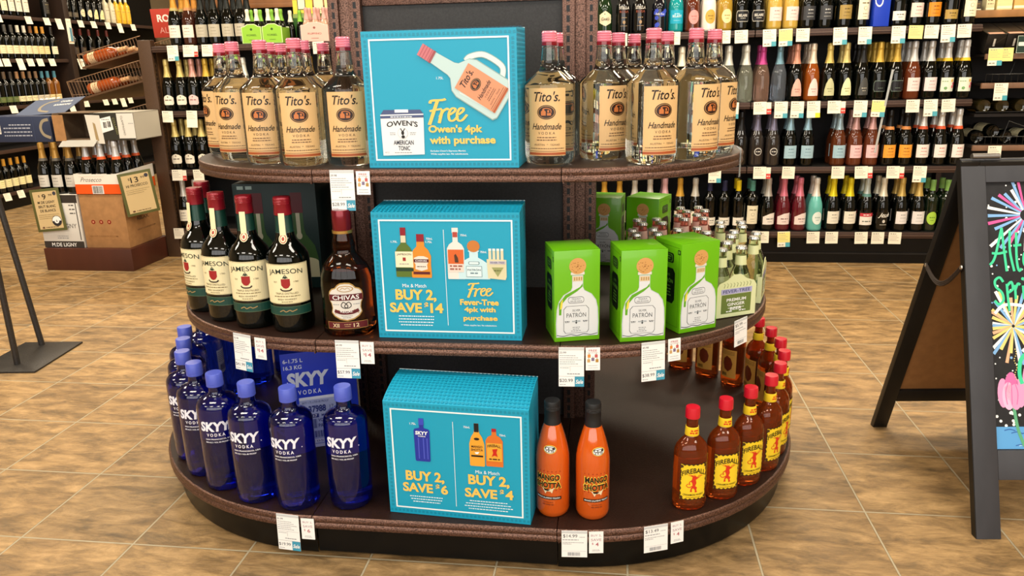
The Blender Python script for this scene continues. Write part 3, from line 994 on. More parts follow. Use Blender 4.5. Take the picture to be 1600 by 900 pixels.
# ------------------------------------------------------------------ green tequila gift boxes
def tequila_box():
    w, d, h = 0.112, 0.112, 0.2265
    G, G2 = M('#69b313', 0.3, coat=0.25, name='lime_green_card'), print_('#4d8f0c')
    mb = MB().box(-w / 2, -d / 2, 0, w / 2, d / 2, h, G, 0.0012)
    U = lambda x: (x - 0.5) * w
    V = lambda y: y * h
    white, ink, grey = print_('#d8dde0'), print_('#3a4248'), print_('#c2cbd1')
    a = Art()
    body = [(0.04, 0.05), (0.03, 0.20), (0.05, 0.36), (0.10, 0.45), (0.20, 0.52), (0.36, 0.565), (0.39, 0.60), (0.39, 0.73), (0.63, 0.73), (0.63, 0.60), (0.66, 0.565), (0.82, 0.52), (0.92, 0.45), (0.96, 0.36), (0.975, 0.20), (0.965, 0.05)]
    a.poly([(U(x), V(y)) for x, y in body], grey, 1)
    a.poly([(U(0.5 + (x - 0.5) * 0.95), V(0.052 + (y - 0.05) * 0.985)) for x, y in body], white, 2)
    a.poly([(U(x), V(y)) for x, y in ((0.10, 0.30), (0.10, 0.43), (0.24, 0.52), (0.56, 0.60), (0.62, 0.64), (0.62, 0.605), (0.5, 0.555), (0.28, 0.49), (0.16, 0.42), (0.15, 0.30))], print_('#5ea51c'), 3)
    a.poly([(U(x), V(y)) for x, y in ((0.12, 0.36), (0.14, 0.44), (0.19, 0.48), (0.17, 0.38))], print_('#e3d24a'), 4)
    a.rect(U(0.36), V(0.735), U(0.66), V(0.765), print_('#d8d5cc'), 3).rect(U(0.40), V(0.665), U(0.62), V(0.72), print_('#d9c7a2'), 3)
    for k in range(4):
        a.rect(U(0.43 + k * 0.05), V(0.675), U(0.455 + k * 0.05), V(0.71), print_('#b08a55'), 4)
    a.ell(U(0.51), V(0.83), 0.185 * w, 0.088 * h, print_('#cf9c5c'), 3, 26)
    rr = random.Random(3)
    for k in range(26):
        t, q = rr.uniform(0, 6.28), rr.uniform(0, 0.9)
        a.ell(U(0.51) + 0.17 * w * q * math.cos(t), V(0.83) + 0.08 * h * q * math.sin(t), 0.0014, 0.0008, print_('#8f5a26'), 4, 5)
    a.rrect(U(0.30), V(0.425), U(0.65), V(0.495), 0.006, ink, 3).rrect(U(0.308), V(0.430), U(0.642), V(0.490), 0.0055, white, 4)
    a.text('TEQUILA', U(0.475), V(0.472), 0.20 * w, 0.0045, ink, 5).text('100% DE AGAVE', U(0.475), V(0.447), 0.26 * w, 0.0036, ink, 5)
    oct_ = [(0.20, 0.12), (0.24, 0.09), (0.72, 0.09), (0.76, 0.12), (0.76, 0.36), (0.70, 0.395), (0.26, 0.395), (0.20, 0.36)]
    a.poly([(U(x), V(y)) for x, y in oct_], ink, 3).poly([(U(0.48 + (x - 0.48) * 0.965), V(0.2425 + (y - 0.2425) * 0.975)) for x, y in oct_], white, 4)
    a.text('SILVER', U(0.48), V(0.345), 0.17 * w, 0.0052, ink, 5).text('PATRÓN', U(0.48), V(0.298), 0.43 * w, 0.0135, ink, 5)
    a.ell(U(0.48), V(0.215), 0.022 * w, 0.022 * h, ink, 5, 10)
    for s in (-1, 1):
        a.poly([(U(0.48), V(0.222)), (U(0.48 + s * 0.09), V(0.237)), (U(0.48 + s * 0.10), V(0.215)), (U(0.48 + s * 0.03), V(0.207))], grey, 5)
        a.line([(U(0.48), V(0.23)), (U(0.48 + s * 0.09), V(0.22))], 0.0008, ink, 6)
        a.squig(U(0.48 + s * 0.2) - 0.006, U(0.48 + s * 0.2) + 0.006, V(0.225), 0.0016, ink, 5).squig(U(0.48 + s * 0.2) - 0.005, U(0.48 + s * 0.2) + 0.005, V(0.215), 0.0014, ink, 5)
    for y in (0.155, 0.135, 0.115):
        a.squig(U(0.36), U(0.60), V(y), 0.0018, GREYINK, 5, center=True)
    a.curve([(U(0.05), V(0.075)), (U(0.2), V(0.062)), (U(0.35), V(0.075)), (U(0.5), V(0.06)), (U(0.65), V(0.075)), (U(0.8), V(0.062)), (U(0.95), V(0.075))], 0.0016, ink, 3)
    mb.art(a, flat(0, -d / 2, 0, 0.0002))
    b = Art()
    blk, gt = print_('#0c1510'), print_('#6aa63a')
    for y in (0.10, 0.94):
        b.frame(U(0.08), V(0.06), U(0.92), V(0.95), 0.0006, blk, 1)
    b.rrect(U(0.28), V(0.765), U(0.72), V(0.875), 0.006, blk, 1).rrect(U(0.33), V(0.78), U(0.67), V(0.86), 0.004, gt, 2).rrect(U(0.345), V(0.785), U(0.655), V(0.855), 0.004, blk, 3)
    b.squig(U(0.38), U(0.62), V(0.835), 0.003, gt, 4).squig(U(0.38), U(0.62), V(0.808), 0.003, gt, 4)
    b.poly([(U(x), V(y)) for x, y in ((0.22, 0.36), (0.30, 0.31), (0.70, 0.31), (0.78, 0.36), (0.78, 0.66), (0.70, 0.705), (0.30, 0.705), (0.22, 0.66))], blk, 1)
    b.text('SILVER', 0, V(0.625), 0.2 * w, 0.006, gt, 2).text('PATRÓN', 0, V(0.565), 0.42 * w, 0.012, gt, 2, 0.01)
    for k in range(4):
        b.squig(U(0.32), U(0.68), V(0.50 - 0.035 * k), 0.003, gt, 2, center=True)
    b.rect(U(0.86), V(0.88), U(0.96), V(0.93), blk, 1).rect(U(0.88), V(0.89), U(0.94), V(0.92), gt, 2)
    mb.art(b, lambda u, v, l: (-w / 2 - 0.0002 * l, -u, v))
    mb.art(b, lambda u, v, l: (w / 2 + 0.0002 * l, u, v))
    c = Art().rect(-w / 2 + 0.001, -d / 2 + 0.004, w / 2 - 0.001, -d / 2 + 0.0048, print_('#2f5a08'), 1)
    mb.art(c, lambda u, v, l: (u, v, h + 0.0002 * l))
    return mb.build('tequila_gift_box')
tbox = tequila_box()
for x, y, rot, lab in [
    (0.330, -0.418, 16, 'lime green tequila box at front of middle shelf, leftmost of three'),
    (0.490, -0.408, 14, 'lime green tequila box at front of middle shelf, middle of three'),
    (0.613, -0.330, 31, 'lime green tequila box at front of middle shelf, rightmost of three'),
    (0.405, 0.318, -8, 'lime green tequila box standing at the back, next to right upright'),
    (0.545, 0.312, -24, 'lime green tequila box standing at the back, behind the small mixer bottles'),
]:
    tag(spawn(tbox, (x, y, ZM), R(rot)), lab, 'box', 'green tequila boxes on the middle shelf')

# ------------------------------------------------------------------ mixer four-packs
def mixer_bottle(liq, name, glass):
    o = bottle(name, [(0, 0.003), (0.021, 0.002), (0.024, 0.0), (0.0265, 0.005), (0.027, 0.02), (0.027, 0.088), (0.0255, 0.102), (0.020, 0.118), (0.0155, 0.130), (0.0140, 0.142), (0.0125, 0.166), (0.0125, 0.172), (0, 0.173)], glass, 22)
    p = []
    mb = MB()
    n = 42
    v = [(0, 0, 0.1808)]
    for k in range(n):
        v.append((0.0125 * math.cos(2 * PI * k / n), 0.0125 * math.sin(2 * PI * k / n), 0.180))
    for k in range(n):
        q = 0.0158 if k % 2 else 0.0143
        v.append((q * math.cos(2 * PI * k / n), q * math.sin(2 * PI * k / n), 0.1735))
    f = [(0, 1 + k, 1 + (k + 1) % n) for k in range(n)] + [(1 + k, 1 + n + k, 1 + n + (k + 1) % n, 1 + (k + 1) % n) for k in range(n)]
    mb.add(v, f, M('#d5d6d2', 0.22, 0.85), True)
    part(mb, 'crown_cap', o)['label'] = 'silver crown cap'
    mb = MB().lathe([(0.0157, 0.1315), (0.0152, 0.133), (0.0138, 0.155), (0.0134, 0.156)], print_(liq), 22)
    part(mb, 'neck_label', o)
    a = Art().rect(-0.028, 0.03, 0.028, 0.078, print_(liq), 1).rect(-0.028, 0.044, 0.028, 0.062, print_('#7d9a78' if 'ginger' in name else '#b98a86'), 2).squig(-0.02, 0.02, 0.053, 0.005, WHITE, 3, center=True)
    part(MB().art(a, cyl(0.0273), 0.007), 'label', o)
    return o
mb_g = mixer_bottle('#cfd3a0', 'ginger_mixer_bottle', M('#e9eed8', 0.0, trans=1.0, ior=1.35))
mb_p = mixer_bottle('#e6b9ac', 'pink_mixer_bottle', M('#eaa398', 0.0, trans=0.9, ior=1.35))
def carrier(pal, words, name):
    mb = MB()
    base, blk, band = print_(pal[0]), print_(pal[1]), print_(pal[2])
    w = 0.0617
    mb.box(-w, -w, 0, w, w, 0.0015, base)
    side = [(-w, 0), (w, 0), (w, 0.082), (w - 0.008, 0.094), (0.03, 0.102), (0.012, 0.115), (-0.012, 0.115), (-0.03, 0.102), (-w + 0.008, 0.094), (-w, 0.082)]
    for s in (-1, 1):
        v = [(x, s * w, z) for x, z in side] + [(x, s * (w - 0.0012), z) for x, z in side]
        n = len(side)
        mb.add(v, [list(range(n))[::s], [i + n for i in range(n)][::-s]] + [(i, (i + 1) % n, n + (i + 1) % n, n + i) for i in range(n)], base)
        mb.box(s * w - 0.0006, -w, 0.0, s * w + 0.0006, w, 0.018, base)
        mb.box(s * w - 0.0006, -w, 0.018, s * w + 0.0006, -w + 0.012, 0.075, base)
        mb.box(s * w - 0.0006, w - 0.012, 0.018, s * w + 0.0006, w, 0.075, base)
    mb.box(-w, -0.0008, 0.0, w, 0.0008, 0.09, base)
    a = Art()
    a.rect(-0.048, 0.064, 0.048, 0.0785, band, 1).text('FEVER-TREE', 0, 0.0715, 0.084, 0.0085, print_('#3d4470'), 2, 0.01)
    a.rect(-0.046, 0.012, 0.046, 0.063, blk, 1)
    if not words:
        a.squig(-0.03, 0.03, 0.052, 0.006, WHITE, 2, center=True).squig(-0.03, 0.03, 0.040, 0.006, WHITE, 2, seed=4, center=True)
    for i, t in enumerate(words):
        a.text(t, 0, 0.048 - 0.012 * i, min(0.06, 0.009 * len(t)), 0.0085, WHITE, 2, 0.015)
    a.squig(-0.03, 0.03, 0.026, 0.0016, WHITE, 2, center=True).squig(-0.03, -0.01, 0.017, 0.003, WHITE, 2).squig(0.01, 0.03, 0.017, 0.003, WHITE, 2)
    for k in range(9):
        a.curve([(-0.04 + k * 0.01, 0.082), (-0.037 + k * 0.01, 0.090), (-0.041 + k * 0.01, 0.094)], 0.0016, blk, 1, 0.0006)
    for s in (-1, 1):
        mb.art(a, lambda u, v, l, s=s: (u * s, -s * (w + 0.0003 * l), v) if s > 0 else (-u, w + 0.0003 * l, v))
    return mb.build(name)
car_g = carrier(('#d6dcab', '#66783a', '#a9a8cf'), ('PREMIUM', 'GINGER', 'BEER'), 'mixer_carrier')
car_p = carrier(('#e3a58c', '#b3604f', '#d9b8c4'), (), 'pink_mixer_carrier')
PK = [(0.722, -0.205, 28, 0, 'frontmost pack at the right end'), (0.793, -0.062, 75, 0, 'on the right edge, second from the front'), (0.778, 0.084, 85, 0, 'on the right edge, third from the front'), (0.655, -0.018, 20, 0, 'behind the rightmost green box'), (0.520, -0.035, 10, 0, 'behind the middle green box'),
      (0.540, 0.118, 14, 1, 'nearest the back green boxes'), (0.670, 0.192, 14, 1, 'in the middle of the crowd'), (0.688, 0.324, 14, 1, 'furthest back of all')]
for x, y, rot, pink, where in PK:
    q = 'pink' if pink else 'pale green'
    tag(spawn(car_p if pink else car_g, (x, y, ZM), R(rot)), f'{q} card carrier of four mixers, {where}', 'bottle carrier', 'mixer four packs on the middle shelf')
    for i, (bx, by) in enumerate(((-0.0305, -0.0305), (0.0305, -0.0305), (-0.0305, 0.0305), (0.0305, 0.0305))):
        c, s = math.cos(R(rot)), math.sin(R(rot))
        o = spawn(mb_p if pink else mb_g, (x + bx * c - by * s, y + bx * s + by * c, ZM + 0.0016), R(rot))
        tag(o, f'small {"pink" if pink else "clear"} mixer bottle, {("front left", "front right", "back left", "back right")[i]} of four-pack {where}', 'bottle', 'mixer bottles in the four packs')

# ------------------------------------------------------------------ teal promotional boxes
Y_ = print_('#f4c860')
WT = print_('#f4fafb')
TD = print_('#138cab')
def silhouette(pts):
    return [(x, y) for x, y in pts] + [(-x, y) for x, y in pts[::-1]]
def pic_green_whiskey():
    a = Art()
    a.poly(silhouette([(0.17, 0), (0.18, 0.02), (0.18, 0.5), (0.13, 0.6), (0.06, 0.68), (0.055, 0.8), (0.055, 1.0)]), print_('#56702a'), 1)
    a.rect(-0.055, 0.84, 0.055, 1.0, print_('#8c1626'), 2).rect(-0.05, 0.70, 0.05, 0.84, print_('#d9d2b4'), 2).rect(-0.178, 0.2, 0.178, 0.52, print_('#efe6c4'), 2).rect(-0.178, 0.12, 0.178, 0.185, print_('#1c3c2a'), 2)
    a.text('JAMESON', 0, 0.46, 0.29, 0.05, INK, 3).rect(-0.03, 0.33, 0.03, 0.4, print_('#9c2224'), 3).squig(-0.1, 0.1, 0.27, 0.015, GREYINK, 3)
    return a
def pic_scotch():
    a = Art()
    a.poly(silhouette([(0.22, 0), (0.23, 0.05), (0.22, 0.3), (0.23, 0.5), (0.17, 0.64), (0.09, 0.72), (0.085, 0.85), (0.085, 1.0)]), print_('#d98c2c'), 1)
    a.rect(-0.085, 0.83, 0.085, 1.0, print_('#8c1626'), 2).poly(silhouette([(0.0, 0.16), (0.14, 0.2), (0.13, 0.3), (0.17, 0.38), (0.16, 0.46), (0.06, 0.5)]), print_('#e2dcd0'), 2)
    a.rect(-0.17, 0.36, 0.17, 0.43, print_('#5a1620'), 3).text('CHIVAS', 0, 0.395, 0.26, 0.045, WT, 4).rect(-0.19, 0.08, 0.19, 0.14, print_('#5a1620'), 2).squig(-0.1, 0.1, 0.26, 0.02, print_('#6a5a4a'), 3)
    return a
def pic_agave():
    a = Art()
    a.poly(silhouette([(0.16, 0), (0.165, 0.03), (0.165, 0.6), (0.12, 0.68), (0.05, 0.73), (0.05, 0.9), (0.06, 0.91), (0.06, 1.0)]), print_('#e6e2dc'), 1)
    a.rect(-0.045, 0.82, 0.045, 0.92, print_('#b3473a'), 2).rect(-0.15, 0.3, 0.15, 0.58, print_('#d5642c'), 2).rect(-0.15, 0.14, 0.15, 0.3, print_('#ead6cc'), 2)
    a.poly([(-0.02, 0.33), (0.05, 0.33), (0.04, 0.42), (0.0, 0.5), (-0.03, 0.47)], print_('#4a3020'), 3).squig(-0.12, 0.12, 0.26, 0.03, print_('#9a5a4a'), 3).squig(-0.12, 0.12, 0.2, 0.03, print_('#9a5a4a'), 3)
    return a
def pic_silver():
    a = Art()
    a.poly(silhouette([(0.40, 0.0), (0.40, 0.2), (0.36, 0.4), (0.22, 0.5), (0.11, 0.56), (0.11, 0.7), (0.14, 0.72), (0.14, 0.74)]), print_('#c6e6ee'), 1)
    a.ell(0, 0.85, 0.16, 0.15, print_('#c47a38'), 2).rrect(-0.14, 0.38, 0.14, 0.46, 0.03, print_('#5a7a88'), 2).rrect(-0.125, 0.39, 0.125, 0.45, 0.028, print_('#d8eef2'), 3)
    a.rect(-0.2, 0.06, 0.2, 0.34, print_('#5a7a88'), 2).rect(-0.19, 0.07, 0.19, 0.33, print_('#d8eef2'), 3).text('PATRÓN', 0, 0.25, 0.33, 0.06, print_('#3a4a58'), 4, 0.01).squig(-0.1, 0.1, 0.16, 0.03, print_('#5a7a88'), 4, center=True)
    return a
def pic_pack():
    a = Art()
    for k in range(4):
        a.rect(-0.4 + k * 0.2, 0.6, -0.26 + k * 0.2, 0.97, print_('#dcd6b4'), 1).rect(-0.4 + k * 0.2, 0.92, -0.26 + k * 0.2, 0.99, print_('#f0f0ea'), 2)
    a.poly([(-0.45, 0.05), (0.42, 0.0), (0.48, 0.1), (0.48, 0.64), (-0.5, 0.66)], print_('#d8d3ae'), 2).rect(-0.36, 0.5, 0.44, 0.6, print_('#c6c2cc'), 3).text('FEVER-TREE', 0.04, 0.55, 0.7, 0.06, print_('#3d4470'), 4)
    a.poly([(0.04, 0.1), (0.34, 0.4), (-0.26, 0.4)], print_('#9aa06a'), 3).squig(-0.2, 0.28, 0.3, 0.04, print_('#6a7040'), 4, center=True)
    return a
def pic_blue():
    a = Art()
    a.poly(silhouette([(0.15, 0), (0.165, 0.03), (0.175, 0.72), (0.15, 0.755), (0.05, 0.78), (0.045, 0.83), (0.055, 0.84), (0.055, 1.0)]), print_('#2434a0'), 1)
    a.rect(-0.055, 0.85, 0.055, 1.0, print_('#3a4cc0'), 2).text('SKYY', 0, 0.665, 0.28, 0.085, WT, 3, 0.04, 0.1).text('VODKA', 0, 0.59, 0.17, 0.03, WT, 3, 0.02)
    for x in (-0.09, 0.02, 0.1):
        a.rect(x, 0.06, x + 0.025, 0.55, print_('#4a58c8'), 2)
    return a
def pic_mango():
    a = Art()
    a.poly(silhouette([(0.15, 0), (0.165, 0.03), (0.165, 0.52), (0.12, 0.68), (0.06, 0.78), (0.05, 0.86), (0.05, 1.0)]), print_('#eda637'), 1)
    a.rect(-0.05, 0.80, 0.05, 1.0, INK, 2).ell(0, 0.64, 0.06, 0.03, INK, 2).text('MANGO', 0, 0.46, 0.24, 0.055, INK, 2, 0.02).text('SHOTTA', 0, 0.385, 0.26, 0.055, INK, 2, 0.02).rect(-0.13, 0.22, 0.13, 0.26, INK, 2).poly([(-0.05, 0.33), (0.05, 0.34), (0.02, 0.29), (-0.03, 0.29)], WT, 3)
    return a
def pic_cinn():
    a = Art()
    a.poly(silhouette([(0.2, 0), (0.21, 0.03), (0.21, 0.68), (0.15, 0.78), (0.06, 0.83), (0.055, 0.93), (0.055, 1.0)]), print_('#d9742c'), 1)
    a.rect(-0.055, 0.92, 0.055, 1.0, print_('#b01c28'), 2).rect(-0.185, 0.14, 0.185, 0.62, print_('#e6a83a'), 2).text('FIREBALL', 0, 0.56, 0.33, 0.07, INK, 3, 0.015, bend=0.03)
    a.poly([(-0.05, 0.46), (0.08, 0.48), (0.05, 0.38), (0.08, 0.27), (0.0, 0.3), (-0.07, 0.26), (-0.03, 0.36)], print_('#c8281c'), 3).squig(-0.13, 0.13, 0.2, 0.03, INK, 3)
    return a
def word_free():
    """brush-script word"""
    a = Art()
    for pts, w in (([(-0.40, 0.30), (-0.36, 0.40), (-0.1, 0.42), (-0.02, 0.46)], 0.075), ([(-0.22, 0.40), (-0.32, 0.0), (-0.44, -0.48)], 0.085), ([(-0.42, 0.02), (-0.3, 0.06), (-0.12, 0.10)], 0.065),
                   ([(-0.10, 0.08), (-0.14, -0.1), (-0.20, -0.42)], 0.075), ([(-0.18, -0.2), (-0.10, 0.0), (0.0, 0.10), (0.04, 0.06)], 0.07),
                   ([(0.06, -0.12), (0.18, 0.0), (0.2, 0.1), (0.11, 0.1), (0.04, -0.1), (0.06, -0.32), (0.16, -0.32), (0.26, -0.16)], 0.062), ([(0.27, -0.12), (0.38, 0.0), (0.40, 0.1), (0.31, 0.1), (0.24, -0.1), (0.26, -0.32), (0.36, -0.32), (0.48, -0.12)], 0.062)):
        a.curve(pts, w, Y_, 2, k=7)
    return a
def jug_pic():
    """tilted big vodka jug with a handle, axis along +x from base at 0 to cap at 1"""
    a = Art()
    gl, gl2, st = print_('#bcd6d6'), print_('#d2e4e2'), print_('#8fb0ac')
    a.curve([(0.16, -0.2), (0.22, -0.285), (0.42, -0.285), (0.53, -0.20), (0.55, -0.14)], 0.062, st, 1, k=6)
    a.curve([(0.16, -0.2), (0.22, -0.285), (0.42, -0.285), (0.53, -0.20), (0.55, -0.14)], 0.048, gl2, 2, k=6)
    b = [(0.0, -0.17), (0.0, 0.17), (0.03, 0.21), (0.46, 0.21), (0.53, 0.18), (0.60, 0.085), (0.64, 0.07), (0.86, 0.058), (0.86, -0.058), (0.64, -0.07), (0.60, -0.085), (0.53, -0.18), (0.46, -0.21), (0.03, -0.21)]
    a.poly(b, st, 3).poly([(0.008 + x * 0.985, y * 0.955) for x, y in b], gl, 4)
    a.poly([(0.10, -0.12), (0.10, 0.14), (0.44, 0.16), (0.5, 0.12), (0.5, -0.1)], gl2, 5)
    a.rect(0.86, -0.062, 1.0, 0.062, print_('#c9747c'), 5).rect(0.845, -0.064, 0.87, 0.064, print_('#9c4a4e'), 6)
    for k in range(4):
        a.rect(0.88 + k * 0.03, -0.062, 0.887 + k * 0.03, 0.062, print_('#b05a64'), 7)
    lab = tan_label_art(base='#d9926c')
    a.join(lab, 0.045, 0.0, 3.0, -PI / 2, dl=6, sx=2.9)
    return a
def teal_box(name, w, h, d, lid, draw):
    mb = MB()
    prof = [(-d / 2, h)] + [(-d / 2 + d * t, h + lid * (math.sin(t * PI / 2) ** 0.8)) for t in (0.12, 0.25, 0.4, 0.6, 0.8, 1.0)]
    v = []
    for x in (-w / 2, w / 2):
        v += [(x, -d / 2, 0), (x, d / 2, 0)] + [(x, y, z) for y, z in prof[::-1]]
    n = 2 + len(prof)
    mb.add(v, [list(range(n))[::-1], list(range(n, 2 * n))] + [(i, (i + 1) % n, n + (i + 1) % n, n + i) for i in range(n)], TEAL)
    a = Art()
    fx, fy = 0.048 * w, 0.055 * h
    s = 0.0085
    def checker(x0, x1, y0, y1, art, l=1):
        nx, ny = int((x1 - x0) / (s * 1.18)), int((y1 - y0) / (s * 1.18))
        for i in range(nx):
            for j in range(ny):
                x = x0 + (i + 0.5) * (x1 - x0) / nx
                y = y0 + (j + 0.5) * (y1 - y0) / ny
                t = 0.25 if (i + j) % 2 else -0.2
                q = s * 0.36
                art.poly([(x + q * (cx * math.cos(t) - cy_ * math.sin(t)), y + q * (cx * math.sin(t) + cy_ * math.cos(t))) for cx, cy_ in ((-1, -1), (1, -1), (1, 1), (-1, 1))], TD, l)
    L0, R0, B0, T0 = -w / 2 + fx, w / 2 - fx, fy, h - fy
    checker(-w / 2, w / 2, 0, B0, a); checker(-w / 2, w / 2, T0, h, a); checker(-w / 2, L0, B0, T0, a); checker(R0, w / 2, B0, T0, a)
    a.frame(L0, B0, R0, T0, 0.0036, WT, 2)
    draw(a, w, h, R0 - 0.0036)
    mb.art(a, flat(0, -d / 2, 0, 0.0004))
    top = Art()
    checker(-w / 2, w / 2, 0, d, top)
    mb.art(top, lambda u, v_, l: (u, -d / 2 + v_, h + lid * (math.sin(min(1, max(0, v_ / d)) * PI / 2) ** 0.8) + 0.0014 * l))
    sd = Art()
    checker(-d / 2, d / 2, 0, h, sd)
    mb.art(sd, lambda u, v_, l: (w / 2 + 0.0002 * l, u, v_))
    mb.art(sd, lambda u, v_, l: (-w / 2 - 0.0002 * l, -u, v_))
    mb.tube([(-w / 2, d / 2, h + lid + 0.0008), (w / 2, d / 2, h + lid + 0.0008)], 0.0009, print_('#d4ecef'), 5)
    return mb.build(name)
def fine(a, w, h, cx, y, ww, lines, dy=0.022):
    for k in range(lines):
        a.squig((cx - ww / 2 - 0.5) * w, (cx + ww / 2 - 0.5) * w, (y - k * dy) * h, 0.0021, WT, 2, seed=k, center=True)
def draw1(a, w, h, R0):
    U = lambda x: (x - 0.5) * w
    V = lambda y: y * h
    bx, by, cx, cy_ = U(0.925), V(0.470), U(0.385), V(0.868)
    L = math.hypot(cx - bx, cy_ - by)
    jug = Art().join(jug_pic(), bx, by, L, math.atan2(cy_ - by, cx - bx), dl=2)
    for pts, f, m, l in jug.it:
        pts = pts if f else clip(pts, 0, R0, False)
        if len(pts) > 2:
            a.it.append((pts, f, m, l))
    f = Art()
    # own glossy white four-pack
    f.poly([(U(0.098), V(0.40)), (U(0.385), V(0.405)), (U(0.365), V(0.435)), (U(0.12), V(0.435))], print_('#46547e'), 3)
    f.rect(U(0.195), V(0.415), U(0.285), V(0.437), WT, 4)
    f.poly([(U(0.101), V(0.094)), (U(0.38), V(0.102)), (U(0.385), V(0.405)), (U(0.096), V(0.40))], print_('#e9ecef'), 3)
    f.poly([(U(0.0965), V(0.372)), (U(0.385), V(0.377)), (U(0.385), V(0.396)), (U(0.0965), V(0.391))], print_('#46547e'), 4)
    f.squig(U(0.165), U(0.315), V(0.383), 0.0022, WT, 5)
    f.text("OWEN'S", U(0.240), V(0.338), 0.208 * w, 0.040 * h, INK, 4, 0.02, bend=0.004)
    f.ell(U(0.241), V(0.262), 0.034 * w, 0.040 * h, GREYINK, 4, 26).ell(U(0.241), V(0.262), 0.0325 * w, 0.0385 * h, print_('#e9ecef'), 5, 26)
    f.ell(U(0.241), V(0.264), 0.010 * w, 0.017 * h, INK, 6, 10).line([(U(0.239), V(0.275)), (U(0.227), V(0.298))], 0.0022, INK, 6).line([(U(0.243), V(0.275)), (U(0.257), V(0.297))], 0.0022, INK, 6).ell(U(0.243), V(0.235), 0.012 * w, 0.012 * h, INK, 6, 10)
    f.squig(U(0.155), U(0.19), V(0.265), 0.0016, GREYINK, 4).squig(U(0.29), U(0.33), V(0.265), 0.0016, GREYINK, 4).squig(U(0.155), U(0.19), V(0.252), 0.0016, GREYINK, 4).squig(U(0.29), U(0.33), V(0.252), 0.0016, GREYINK, 4)
    f.text('AMERICAN', U(0.243), V(0.192), 0.135 * w, 0.034 * h, print_('#2a2f3a'), 4, 0.02).text('TONIC', U(0.245), V(0.149), 0.078 * w, 0.034 * h, print_('#2a2f3a'), 4, 0.02)
    f.text('4/12', U(0.128), V(0.118), 0.028 * w, 0.012 * h, GREYINK, 4).squig(U(0.18), U(0.30), V(0.116), 0.0018, GREYINK, 4)
    f.text('1.75L', U(0.505), V(0.66), 0.045 * w, 0.018 * h, WT, 4)
    a.join(f)
    a.join(word_free(), U(0.542), V(0.418), 0.20 * h, 0, dl=2, sx=0.272 * w)
    a.text("Owen's 4pk", U(0.592), V(0.284), 0.356 * w, 0.072 * h, Y_, 4, 0.035).text('with purchase', U(0.636), V(0.200), 0.434 * w, 0.074 * h, Y_, 4, 0.035)
    a.text("Excludes Owen's Espresso Martini.", U(0.539), V(0.126), 0.235 * w, 0.016 * h, WT, 4, 0.01).text('While supplies last. No substitutions.', U(0.547), V(0.103), 0.25 * w, 0.016 * h, WT, 4, 0.01)
def draw2(a, w, h, R0):
    U = lambda x: (x - 0.5) * w
    V = lambda y: y * h
    a.line([(U(0.49), V(0.87)), (U(0.494), V(0.112))], 0.0012, WT, 2)
    for p, x, y0, y1 in ((pic_green_whiskey(), 0.213, 0.498, 0.885), (pic_scotch(), 0.329, 0.494, 0.835), (pic_agave(), 0.567, 0.487, 0.885), (pic_silver(), 0.688, 0.488, 0.79)):
        a.join(p, U(x), V(y0), (y1 - y0) * h, dl=2)
    a.join(pic_pack(), U(0.842), V(0.485), 0.245 * h, dl=2, sx=0.135 * w)
    for t, x, y in (('1.75L', 0.150, 0.775), ('750mL', 0.392, 0.80), ('1.75L', 0.388, 0.775), ('750mL', 0.625, 0.829), ('750mL', 0.755, 0.701)):
        a.text(t, U(x), V(y), 0.044 * w, 0.016 * h, WT, 4, 0.01)
    a.text('Mix & Match', U(0.272), V(0.43), 0.165 * w, 0.028 * h, WT, 4)
    a.text('BUY 2,', U(0.279), V(0.350), 0.285 * w, 0.100 * h, Y_, 4, 0.035).text('SAVE', U(0.204), V(0.252), 0.225 * w, 0.080 * h, Y_, 4, 0.035).text('$', U(0.349), V(0.272), 0.028 * w, 0.052 * h, Y_, 4, 0.035).text('14', U(0.420), V(0.252), 0.09 * w, 0.080 * h, Y_, 4, 0.035)
    fine(a, w, h, 0.273, 0.182, 0.36, 4, 0.024)
    a.join(word_free(), U(0.722), V(0.402), 0.125 * h, 0, dl=2, sx=0.185 * w)
    a.text('Fever-Tree', U(0.716), V(0.305), 0.265 * w, 0.048 * h, Y_, 4, 0.035).text('4pk with', U(0.718), V(0.241), 0.215 * w, 0.052 * h, Y_, 4, 0.035).text('purchase', U(0.720), V(0.172), 0.235 * w, 0.050 * h, Y_, 4, 0.035)
    a.text('While supplies last. No substitutions.', U(0.717), V(0.117), 0.23 * w, 0.015 * h, WT, 4, 0.01)
